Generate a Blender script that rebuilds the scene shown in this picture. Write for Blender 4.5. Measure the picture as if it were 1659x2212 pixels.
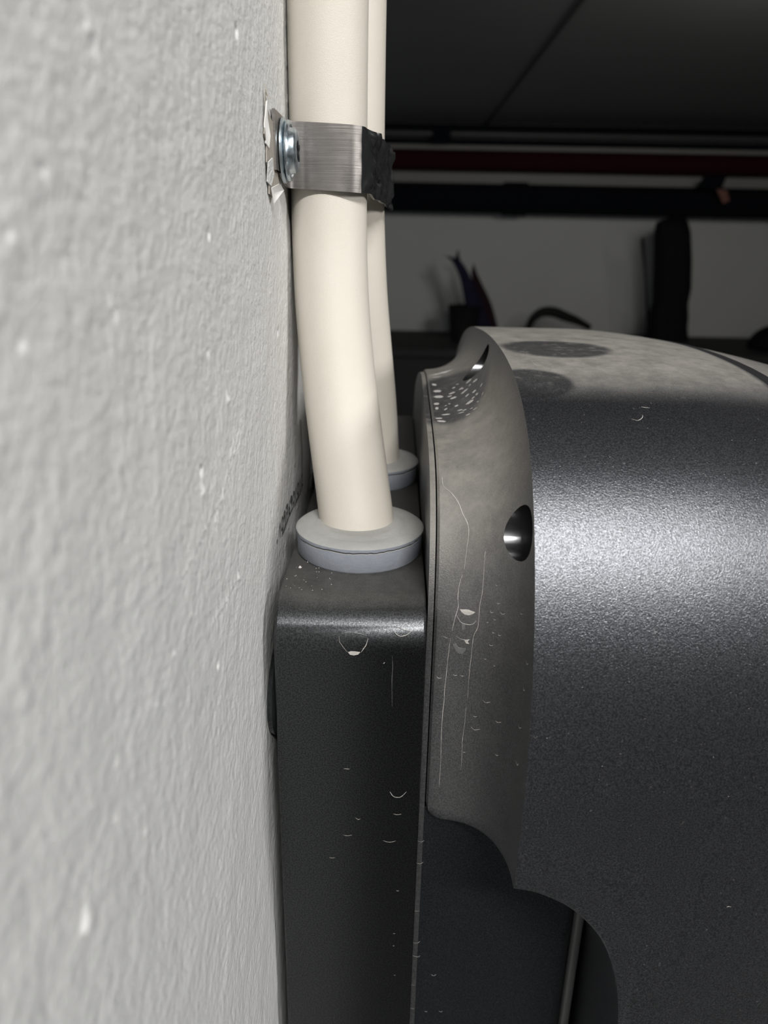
import bpy, bmesh, math, random
from mathutils import Vector, Matrix, noise
random.seed(7)
sc = bpy.context.scene
for o in list(bpy.data.objects): bpy.data.objects.remove(o)
COL = sc.collection
# ------------------------------------------------------------------ camera
def cam_basis(p=20.5, psi=-0.75, rho=1.15):
    p, psi, rho = map(math.radians, (p, psi, rho))
    F = Vector((math.sin(psi)*math.cos(p), math.cos(psi)*math.cos(p), -math.sin(p)))
    R0 = Vector((math.cos(psi), -math.sin(psi), 0)); U0 = R0.cross(F)
    R = R0*math.cos(rho) + U0*math.sin(rho); U = R.cross(F)
    return R, U, F
R_, U_, F_ = cam_basis()
cd = bpy.data.cameras.new('camera'); cam = bpy.data.objects.new('camera', cd); COL.objects.link(cam)
cam.matrix_world = Matrix(((R_.x, U_.x, -F_.x, 0), (R_.y, U_.y, -F_.y, 0), (R_.z, U_.z, -F_.z, 0), (0, 0, 0, 1)))
cd.sensor_fit = 'VERTICAL'; cd.sensor_height = 36.0; cd.lens = 36.0*1598/2212
cd.clip_start = 0.01; cd.clip_end = 50
cd.dof.use_dof = True; cd.dof.focus_distance = 0.185; cd.dof.aperture_fstop = 17.0
sc.camera = cam
# ------------------------------------------------------------------ world, lamp, added fills, exposure
w = bpy.data.worlds.new('world'); sc.world = w; w.use_nodes = True
w.node_tree.nodes['Background'].inputs[0].default_value = (0.86, 0.93, 1.0, 1)
w.node_tree.nodes['Background'].inputs[1].default_value = 0.25
def area(name, loc, aim, size, power, col, sy=None):
    l = bpy.data.lights.new(name, 'AREA'); l.energy = power; l.color = col
    l.shape = 'RECTANGLE'; l.size = size; l.size_y = sy or size
    o = bpy.data.objects.new(name, l); COL.objects.link(o); o.location = loc
    o.rotation_euler = (Vector(aim) - Vector(loc)).to_track_quat('-Z', 'Y').to_euler()
    return o
area('ceiling_lamp', (0.26, -0.66, 0.70), (0.26, 0.1, -0.1), 0.45, 14.0, (1.0, 0.99, 0.97), 0.07)
area('side_fill', (1.75, -0.55, 0.62), (0.0, 0.12, -0.06), 0.35, 21.0, (1.0, 0.99, 0.975))  # added fill to brighten the left wall, not a known lamp
area('far_fill', (1.3, 2.0, 0.70), (1.1, 5.2, -1.3), 0.5, 20.0, (1.0, 0.97, 0.93))  # unseen light added to lift the far wall
sc.view_settings.view_transform = 'Standard'; sc.view_settings.look = 'None'
sc.view_settings.gamma = 1.0; sc.view_settings.use_curve_mapping = False
sc.view_settings.exposure = 0.0

# ------------------------------------------------------------------ material helpers
class NT:
    def __init__(s, name):
        s.m = bpy.data.materials.new(name); s.m.use_nodes = True; s.t = s.m.node_tree
        s.b = s.t.nodes['Principled BSDF']; s.L = s.t.links
        s.co = s.t.nodes.new('ShaderNodeTexCoord').outputs['Object']
        s.geo = s.t.nodes.new('ShaderNodeNewGeometry')
    def n(s, k, **kw):
        x = s.t.nodes.new(k)
        for a, v in kw.items(): setattr(x, a, v)
        return x
    def noise(s, scale, detail=3, rough=0.5, vec=None, stretch=None):
        x = s.n('ShaderNodeTexNoise'); x.inputs['Scale'].default_value = scale
        x.inputs['Detail'].default_value = detail; x.inputs['Roughness'].default_value = rough
        src = vec or s.co
        if stretch:
            mp = s.n('ShaderNodeMapping'); mp.inputs['Scale'].default_value = stretch
            s.L.new(src, mp.inputs[0]); src = mp.outputs[0]
        s.L.new(src, x.inputs['Vector']); return x.outputs['Fac']
    def ramp(s, f, a, b, va=0.0, vb=1.0):
        x = s.n('ShaderNodeMapRange'); x.interpolation_type = 'SMOOTHSTEP'
        for i, v in zip((1, 2, 3, 4), (a, b, va, vb)): x.inputs[i].default_value = v
        s.L.new(f, x.inputs[0]); return x.outputs[0]
    def math(s, op, a, b=None, clamp=False):
        x = s.n('ShaderNodeMath', operation=op); x.use_clamp = clamp
        for i, v in enumerate((a, b)):
            if v is None: continue
            if isinstance(v, (int, float)): x.inputs[i].default_value = v
            else: s.L.new(v, x.inputs[i])
        return x.outputs[0]
    def mix(s, f, c1, c2):
        x = s.n('ShaderNodeMix', data_type='RGBA')
        if isinstance(f, (int, float)): x.inputs[0].default_value = f
        else: s.L.new(f, x.inputs[0])
        for i, c in ((6, c1), (7, c2)):
            if isinstance(c, tuple): x.inputs[i].default_value = (*c, 1)
            else: s.L.new(c, x.inputs[i])
        return x.outputs[2]
    def bump(s, h, strength, dist, prev=None):
        x = s.n('ShaderNodeBump'); x.inputs['Strength'].default_value = strength
        x.inputs['Distance'].default_value = dist; s.L.new(h, x.inputs['Height'])
        if prev is not None: s.L.new(prev, x.inputs['Normal'])
        return x.outputs[0]
    def nz(s):
        x = s.n('ShaderNodeSeparateXYZ'); s.L.new(s.geo.outputs['Normal'], x.inputs[0]); return x.outputs[2]
    def spot(s, c, r, soft, sx=(1, 1, 1)):
        """1 inside an ellipsoid round c (object space), 0 outside: a dried splash"""
        x = s.n('ShaderNodeVectorMath', operation='SUBTRACT'); s.L.new(s.co, x.inputs[0]); x.inputs[1].default_value = tuple(c[i]-WB_LOC[i] for i in range(3))
        y = s.n('ShaderNodeVectorMath', operation='MULTIPLY'); s.L.new(x.outputs[0], y.inputs[0]); y.inputs[1].default_value = sx
        z = s.n('ShaderNodeVectorMath', operation='LENGTH'); s.L.new(y.outputs[0], z.inputs[0])
        return s.ramp(z.outputs['Value'], r, r*(1-soft))
    def set(s, **kw):
        names = dict(col='Base Color', rough='Roughness', metal='Metallic', normal='Normal', spec='Specular IOR Level', coat='Coat Weight')
        for k, v in kw.items():
            i = s.b.inputs[names[k]]
            if isinstance(v, (int, float)): i.default_value = v
            elif isinstance(v, tuple): i.default_value = (*v, 1)
            else: s.L.new(v, i)
        return s.m
def plain(name, col, rough=0.6, metal=0.0, var=0.12, scale=40, spec=0.5):
    t = NT(name); n = t.noise(scale, 3)
    return t.set(spec=spec, col=t.mix(n, tuple(c*(1-var) for c in col), tuple(min(1, c*(1+var)) for c in col)), rough=rough, metal=metal)

def mat_wall():
    t = NT('grey_roller_paint')
    a = t.noise(620, 5, 0.6); b = t.noise(260, 3); c = t.noise(2200, 3)
    h = t.math('ADD', t.math('MULTIPLY', a, 1.0), t.math('MULTIPLY', b, 0.9))
    nb = t.bump(h, 1.0, 0.00065); nb = t.bump(c, 0.5, 0.00006, nb)
    col = t.mix(t.noise(25, 4), (0.62, 0.62, 0.61), (0.68, 0.68, 0.67))
    return t.set(col=col, rough=0.48, normal=nb, spec=0.42)
def mat_cable():
    t = NT('cream_cable_jacket')
    a = t.noise(5200, 2); b = t.noise(60, 4)
    col = t.mix(b, (0.57, 0.525, 0.455), (0.63, 0.59, 0.525))
    smudge = t.ramp(t.noise(220, 4, 0.7), 0.66, 0.78)
    col = t.mix(t.math('MULTIPLY', smudge, 0.35), col, (0.42, 0.37, 0.30))
    return t.set(col=col, rough=0.46, normal=t.bump(a, 0.5, 0.00014), spec=0.35)
def mat_paint(name, base=(0.102, 0.105, 0.114), rough=0.31, metal=0.85, dust=1.0, grain=1.0, spots=(), clean=(), dustcol=(0.30, 0.285, 0.255), lo=0.945, hi=1.0, flk=0.35):
    t = NT(name)
    fine = t.noise(4200, 2, 0.6); fine2 = t.noise(2600, 2)
    sp = t.ramp(fine, 0.60, 0.76)
    col = t.mix(sp, t.mix(t.ramp(fine2, 0.35, 0.65), tuple(c*0.62 for c in base), tuple(c*1.25 for c in base)), tuple(c*3.4 for c in base))
    nb = t.bump(t.math('ADD', fine, fine2), 0.6*grain, 0.00010)
    # dust lies where the surface looks up, in patches, thinner where drops have washed it
    d = t.ramp(t.nz(), lo, hi)
    patch = t.ramp(t.noise(160, 7, 0.7), 0.25, 0.75, 0.65, 1.0)
    d = t.math('MULTIPLY', d, patch)
    fleck = t.ramp(t.noise(900, 3, 0.7), 0.66, 0.74, 0.0, flk)
    d = t.math('ADD', t.math('MULTIPLY', d, dust), fleck, True)
    for c, r, sx in spots:
        edge = t.math('MULTIPLY', t.spot(c, r, 0.22, sx), t.ramp(t.noise(260, 4, 0.7), 0.30, 0.50, 0.55, 1.0))
        d = t.math('MULTIPLY', d, t.math('SUBTRACT', 1.0, t.math('MULTIPLY', edge, 0.72)))
    dc = t.mix(t.noise(500, 4), tuple(c*0.8 for c in dustcol), tuple(c*1.15 for c in dustcol))
    colf = t.mix(d, col, dc)
    inv = t.math('SUBTRACT', 1.0, d)
    return t.set(col=colf, rough=t.math('ADD', t.math('MULTIPLY', d, 0.35), rough, True), metal=t.math('MULTIPLY', inv, metal), normal=nb)
def mat_rubber():
    t = NT('blue_grey_rubber')
    up = t.ramp(t.nz(), 0.5, 0.9)
    col = t.mix(t.noise(300, 4), (0.27, 0.29, 0.335), (0.33, 0.35, 0.39))
    dust = t.mix(t.noise(160, 5, 0.65), (0.30, 0.295, 0.275), (0.46, 0.455, 0.43))
    return t.set(col=t.mix(t.math('MULTIPLY', up, 0.9), col, dust), rough=0.75, normal=t.bump(t.noise(900, 4), 0.5, 0.0002))
def mat_strap():
    t = NT('brushed_strap_steel')
    a = t.noise(900, 4, 0.6, stretch=(0.06, 0.06, 3.0)); b = t.noise(160, 3)
    col = t.mix(a, (0.19, 0.175, 0.165), (0.31, 0.29, 0.275))
    return t.set(col=col, metal=0.9, rough=t.ramp(b, 0.3, 0.7, 0.38, 0.5), normal=t.bump(a, 0.4, 0.00008))
def mat_zinc():
    t = NT('zinc_plated_steel')
    a = t.noise(420, 3, 0.6)
    return t.set(col=t.mix(a, (0.34, 0.42, 0.47), (0.62, 0.68, 0.72)), metal=0.95, rough=t.ramp(a, 0.3, 0.7, 0.22, 0.42), normal=t.bump(t.noise(700, 3), 0.3, 0.0001))

M = {}
M['wall'] = mat_wall()
M['flake'] = plain('loose_white_paint', (0.78, 0.77, 0.74), 0.5)
M['bare'] = plain('exposed_plaster', (0.34, 0.31, 0.27), 0.9, 0, 0.3, 600)
M['pencil'] = plain('pencil_graphite', (0.055, 0.06, 0.065), 0.6, 0, 0.4, 2500)
M['cable'] = mat_cable()
M['rubber'] = mat_rubber()
M['strap'] = mat_strap()
M['black_lacquer'] = plain('strap_black_lacquer', (0.03, 0.031, 0.032), 0.22, 0.5, 0.3, 300)
M['zinc'] = mat_zinc()
SPOTS = [((0.0463, 0.2202, -0.0299), 0.0150, (0.85, 1.0, 1.0)), ((0.0335, 0.1845, -0.0336), 0.0105, (0.9, 1.0, 1.0))]
WB_LOC = (-0.028, 0.155, -0.34)
M['cover'] = mat_paint('graphite_metallic_lacquer', spots=SPOTS)
M['cove'] = mat_paint('graphite_lacquer_dusty', dust=0.95, grain=1.0, metal=0.85, rough=0.36, lo=-0.35, hi=0.75,
                      spots=[((0.0170, 0.2330, -0.0475), 0.0300, (2.2, 1.0, 1.0))], dustcol=(0.27, 0.255, 0.225))
M['housing'] = mat_paint('dark_housing_lacquer', base=(0.066, 0.068, 0.071), rough=0.35, metal=0.95, flk=0.03, dust=0.5, grain=0.25, lo=0.75, hi=1.0, dustcol=(0.20, 0.19, 0.17))
M['lower'] = mat_paint('dark_lower_lacquer', base=(0.060, 0.064, 0.072), rough=0.30, metal=0.85, dust=0.0, flk=0.04, grain=0.3)
M['mark'] = plain('dried_drip_residue', (0.50, 0.47, 0.44), 0.85, 0, 0.25, 900)
M['faint'] = plain('faint_dust_film', (0.13, 0.13, 0.125), 0.8, 0, 0.25, 900)
M['streak'] = plain('rubbed_bright_streak', (0.48, 0.47, 0.45), 0.7, 0, 0.25, 900)
M['bore'] = plain('machined_bore', (0.20, 0.20, 0.205), 0.25, 0.95, 0.35, 400)
M['gap'] = plain('black_gasket', (0.008, 0.008, 0.010), 0.7)
M['plastic'] = plain('glossy_black_plastic', (0.014, 0.016, 0.016), 0.22)

# ------------------------------------------------------------------ mesh helpers
def new_obj(name, bm, mats, parent=None, base=None, smooth=40):
    me = bpy.data.meshes.new(name); bmesh.ops.recalc_face_normals(bm, faces=bm.faces) if smooth is not None else None
    bm.to_mesh(me); bm.free()
    for m in (mats if isinstance(mats, (list, tuple)) else [mats]): me.materials.append(m)
    if smooth:
        me.polygons.foreach_set('use_smooth', [True]*len(me.polygons)); me.set_sharp_from_angle(angle=math.radians(smooth))
    o = bpy.data.objects.new(name, me); COL.objects.link(o)
    if parent:
        o.parent = parent
        root = parent
        off = Vector((0, 0, 0))
        while root: off += root.location; root = root.parent
        me.transform(Matrix.Translation(-off))
        # object-space textures stay metric, only shifted
    return o
def thing(name, loc, label, cat, group=None):
    o = bpy.data.objects.new(name, None); COL.objects.link(o); o.location = loc; o.empty_display_size = 0.01
    o['label'] = label; o['category'] = cat
    if group: o['group'] = group
    return o
def tag(o, label, cat, group=None):
    o['label'] = label; o['category'] = cat
    if group: o['group'] = group
    return o
def struct(o): o['kind'] = 'structure'; return o
def catmull(pts, n):
    P = [Vector(p) for p in pts]; P = [2*P[0]-P[1]] + P + [2*P[-1]-P[-2]]; out = []
    for i in range(1, len(P)-2):
        for k in range(n):
            t = k/n
            out.append(0.5*((2*P[i]) + (P[i+1]-P[i-1])*t + (2*P[i-1]-5*P[i]+4*P[i+1]-P[i+2])*t*t + (3*P[i]-P[i-1]-3*P[i+1]+P[i+2])*t**3))
    out.append(P[-2].copy()); return out
def loft(bm, loops, closed=True, cap=True, mi=0, mif=None):
    V = [[bm.verts.new(p) for p in l] for l in loops]; n = len(V[0])
    for a in range(len(V)-1):
        for i in range(n if closed else n-1):
            j = (i+1) % n
            f = bm.faces.new((V[a][i], V[a][j], V[a+1][j], V[a+1][i])); f.material_index = mif(a) if mif else mi
    if cap:
        f = bm.faces.new(V[0]); f.material_index = mi
        f = bm.faces.new(V[-1][::-1]); f.material_index = mi
    return V
def tube(bm, pts, r, seg=32, cap=True, mi=0):
    P = [Vector(p) for p in pts]; loops = []; up = None
    for i, p in enumerate(P):
        t = (P[min(i+1, len(P)-1)] - P[max(i-1, 0)]).normalized()
        if up is None: up = Vector((1, 0, 0)) if abs(t.x) < 0.9 else Vector((0, 1, 0))
        u = (up - t*up.dot(t)).normalized(); v = t.cross(u); up = u
        rr = r[i] if isinstance(r, (list, tuple)) else r
        loops.append([p + (u*math.cos(a)+v*math.sin(a))*rr for a in [2*math.pi*k/seg for k in range(seg)]])
    return loft(bm, loops, True, cap, mi)
def lathe(bm, prof, c, axis='z', seg=64, fn=None, mi=0, cap=True):
    """prof: (radius, height) pairs; fn(angle, i) -> extra height"""
    loops = []
    for i, (r, h) in enumerate(prof):
        l = []
        for k in range(seg):
            a = 2*math.pi*k/seg; hh = h + (fn(a, i) if fn else 0)
            if axis == 'z': q = (c[0]+r*math.cos(a), c[1]+r*math.sin(a), c[2]+hh)
            elif axis == 'x': q = (c[0]+hh, c[1]+r*math.cos(a), c[2]+r*math.sin(a))
            else: q = (c[0]+r*math.cos(a), c[1]+hh, c[2]+r*math.sin(a))
            l.append(q)
        loops.append(l)
    return loft(bm, loops, True, cap, mi)
def box(bm, lo, hi, bevel=0.0, seg=3, mi=0):
    r = bmesh.ops.create_cube(bm, size=1.0); vs = r['verts']
    for v in vs: v.co = Vector([lo[i] + (v.co[i]+0.5)*(hi[i]-lo[i]) for i in range(3)])
    es = list({e for v in vs for e in v.link_edges})
    fs = {f for v in vs for f in v.link_faces}
    for f in fs: f.material_index = mi
    if bevel: bmesh.ops.bevel(bm, geom=es, offset=bevel, segments=seg, profile=0.5, affect='EDGES')

# ------------------------------------------------------------------ wall on the left (a pier the box hangs on)
XW = -0.031
PITS = [  # y, z, radius, height (+ bump, - pit)
    (0.0837,0.0182,0.00050,0.0005),(0.0843,0.0172,0.00042,-0.0009),(0.0821,-0.0074,0.00050,0.0005),(0.0830,-0.0084,0.00042,-0.0009),(0.0615,-0.0090,0.00035,-0.0006),(0.0616,-0.0097,0.00040,0.0004),
    (0.0621,-0.0004,0.00032,-0.0005),(0.0623,-0.0010,0.00040,0.0004),(0.0694,0.0047,0.00030,-0.0005),(0.1273,-0.0004,0.00050,-0.0013),(0.1580,0.0347,0.00060,-0.0014),(0.1334,-0.0286,0.00080,0.0008),
    (0.1138,-0.0363,0.00050,-0.0012),(0.1135,-0.0394,0.00080,0.0007),(0.1952,-0.0239,0.00060,-0.0009),(0.1225,-0.0186,0.00040,-0.0007),(0.0569,-0.0672,0.00085,0.0008),(0.0560,-0.0679,0.00060,0.0006),(0.0618,-0.0573,0.00040,0.0003),
    (0.0693,-0.0577,0.00040,0.0004),(0.0674,-0.0642,0.00045,0.0004),(0.0750,-0.0732,0.00045,0.0004),(0.1158,-0.0739,0.00050,-0.0010),(0.0917,-0.0569,0.00045,0.0004),(0.0832,-0.0595,0.00045,0.0004),
    (0.1344,-0.0650,0.00060,0.0005),(0.0769,-0.0785,0.00040,0.0003),(0.1174,-0.0636,0.00045,0.0004),(0.0664,0.0111,0.00050,0.0003)]
RIDGES = [((0.1401,-0.0362),(0.1257,-0.0454),(0.1126,-0.0463),(0.1043,-0.0478),(0.0982,-0.0484)), ((0.1468,-0.035),(0.137,-0.04),(0.1204,-0.0479),(0.1011,-0.0566)), ((0.1343,-0.0653),(0.1245,-0.0654),(0.1145,-0.0649))]
def seg_d(y, z, a, b):
    dy, dz = b[0]-a[0], b[1]-a[1]; t = max(0, min(1, ((y-a[0])*dy+(z-a[1])*dz)/(dy*dy+dz*dz)))
    return math.hypot(y-a[0]-t*dy, z-a[1]-t*dz), (y-a[0])*dz-(z-a[1])*dy
def wall_x(y, z):
    x = XW + 0.00030*(noise.noise(Vector((y*45, z*38, 1.3)))) + 0.00018*noise.noise(Vector((y*150, z*120, 5.1)))
    for (py, pz, r, h) in PITS:
        d = ((y-py)**2+(z-pz)**2)/(r*r*1.4)
        if d < 9: x += h*(0.75 if h > 0 else 1.9)*math.exp(-d)
    for rd in RIDGES:
        for a, b in zip(rd, rd[1:]):
            if min(a[0], b[0])-.004 < y < max(a[0], b[0])+.004 and min(a[1], b[1])-.004 < z < max(a[1], b[1])+.004:
                d, s = seg_d(y, z, a, b); x += 0.00014*math.exp(-(d/0.0007)**2)*(1 if s > 0 else -0.8)
    return x
def frange(a, b, s):
    n = max(1, round((b-a)/s)); return [a+(b-a)*i/n for i in range(n)]
ys = [-0.9, -0.5, -0.2, -0.05, 0.0, 0.02] + frange(0.035, 0.16, 0.0004) + frange(0.16, 0.26, 0.001) + frange(0.26, 0.45, 0.01) + [0.45]
zs = [-1.65, -0.9, -0.5, -0.35] + frange(-0.26, -0.11, 0.001) + frange(-0.11, -0.09, 0.0008) + frange(-0.09, 0.04, 0.0004) + frange(0.04, 0.08, 0.001) + frange(0.08, 0.16, 0.01) + [0.16, 0.3, 0.5, 0.76]
bm = bmesh.new()
def fade(y, z): return 1.0 if (0.03 < y < 0.44 and -0.27 < z < 0.15) else 0.0
G = [[bm.verts.new(((wall_x(y, z) if fade(y, z) else XW), y, z)) for z in zs] for y in ys]
for i in range(len(ys)-1):
    for j in range(len(zs)-1): bm.faces.new((G[i][j], G[i+1][j], G[i+1][j+1], G[i][j+1]))
# far end, near end and back of the pier
bk = {}
def vv(x, y, z): return bm.verts.new((x, y, z))
top, n_, m_ = zs[-1], len(ys), len(zs)
c = [vv(-0.36, ys[0], zs[0]), vv(-0.36, ys[-1], zs[0]), vv(-0.36, ys[-1], top), vv(-0.36, ys[0], top)]
bm.faces.new((c[0], c[3], c[2], c[1]))
bm.faces.new([G[-1][j] for j in range(m_)] + [c[2], c[1]])
bm.faces.new([G[0][j] for j in range(m_-1, -1, -1)] + [c[0], c[3]])
def stroke(pts, r, mi, yo=0, zo=0, lift=0.00005):
    """a flat pencil / crack line lying on the wall skin"""
    P = []
    for a, b in zip(pts, pts[1:]):
        for k in range(4): P.append((a[0]+(b[0]-a[0])*k/4+yo, a[1]+(b[1]-a[1])*k/4+zo))
    P.append((pts[-1][0]+yo, pts[-1][1]+zo))
    L, Rr = [], []
    for i, p in enumerate(P):
        q = P[min(i+1, len(P)-1)]; o = P[max(i-1, 0)]; d = Vector((q[0]-o[0], q[1]-o[1])).normalized(); nn = Vector((-d[1], d[0]))
        rr = r*(0.7+0.6*random.random())
        for l, s in ((L, 1), (Rr, -1)):
            y, z = p[0]+nn[0]*rr*s, p[1]+nn[1]*rr*s
            l.append(bm.verts.new((wall_x(y, z)+0.00022+lift, y, z)))
    for i in range(len(P)-1):
        f = bm.faces.new((L[i], L[i+1], Rr[i+1], Rr[i])); f.material_index = mi
DIG = {'1': [[(.3,.0),(.5,1),(.2,.7)]], '0': [[(.5,0),(.1,.3),(.15,.8),(.5,1),(.85,.7),(.8,.2),(.5,0)]], '9': [[(.85,.8),(.5,1),(.15,.75),(.4,.5),(.85,.8),(.75,.3),(.5,-.1)]],
       '7': [[(.1,.95),(.85,1),(.4,0)],[(.25,.5),(.75,.5)]], '6': [[(.75,1),(.3,.6),(.15,.2),(.5,0),(.8,.25),(.5,.5),(.2,.3)]], '.': [[(.3,.0),(.45,.25)]]}
y0, z0 = 0.1800, -0.0775
for k, ch in enumerate('.10976901010'):
    for st in DIG[ch]:
        stroke([(y0+k*0.0047+p[0]*0.0040, z0 - k*0.00012 + p[1]*0.0040) for p in st], 0.00042, 1)
stroke([(0.190, -0.0785), (0.208, -0.0787), (0.226, -0.0795), (0.236, -0.0790)], 0.00032, 1)
stroke([(0.2352, -0.0565), (0.2356, -0.066), (0.2350, -0.0765)], 0.0006, 1)
# torn paint by the clamp: bare patch, curled flakes standing off the wall
def patch(pts, mi, lift):
    vs = []
    cy = sum(p[0] for p in pts)/len(pts); cz = sum(p[1] for p in pts)/len(pts)
    cv = bm.verts.new((XW+lift[1], cy, cz))
    for p in pts: vs.append(bm.verts.new((XW+lift[0]+(p[2] if len(p) > 2 else 0), p[0], p[1])))
    lo = [bm.verts.new(v.co+Vector((-0.00025, 0, 0))) for v in vs]
    for i in range(len(vs)):
        j = (i+1) % len(vs)
        for f in (bm.faces.new((vs[i], vs[j], cv)), bm.faces.new((lo[i], lo[j], vs[j], vs[i]))): f.material_index = mi
patch([(.1845,.0290),(.1865,.0262),(.1900,.0250),(.1960,.0238),(.201,.0226),(.203,.0180),(.202,.0120),(.198,.0085),(.1900,.0080),(.1855,.0085),(.1862,.0125),(.1835,.0150),(.1842,.0185),(.1815,.0205),(.1838,.0240)], 2, (0.0006, 0.0007))
patch([(.1830,.0272,.0006),(.1842,.0240,.0004),(.1848,.0205,.0008),(.1856,.0180,.0003),(.1832,.0188,.0),(.1822,.0225,.0)], 3, (0.0006, 0.0009))
patch([(.1830,.0150,.0006),(.1850,.0160,.0012),(.1875,.0128,.0010),(.1868,.0102,.0004),(.1840,.0110,.0)], 0, (0.0005, 0.0009))
patch([(.1858,.0098,.0008),(.1880,.0108,.0022),(.1925,.0097,.0026),(.1895,.0078,.0016),(.1875,.0066,.0010)], 3, (0.0004, 0.0012))
patch([(.1842,.0306,.0002),(.1852,.0278,.0010),(.1838,.0276,.0012)], 2, (0.0004, 0.0006))
wall = struct(new_obj('wall_left', bm, [M['wall'], M['pencil'], M['bare'], M['flake']], smooth=50))

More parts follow.
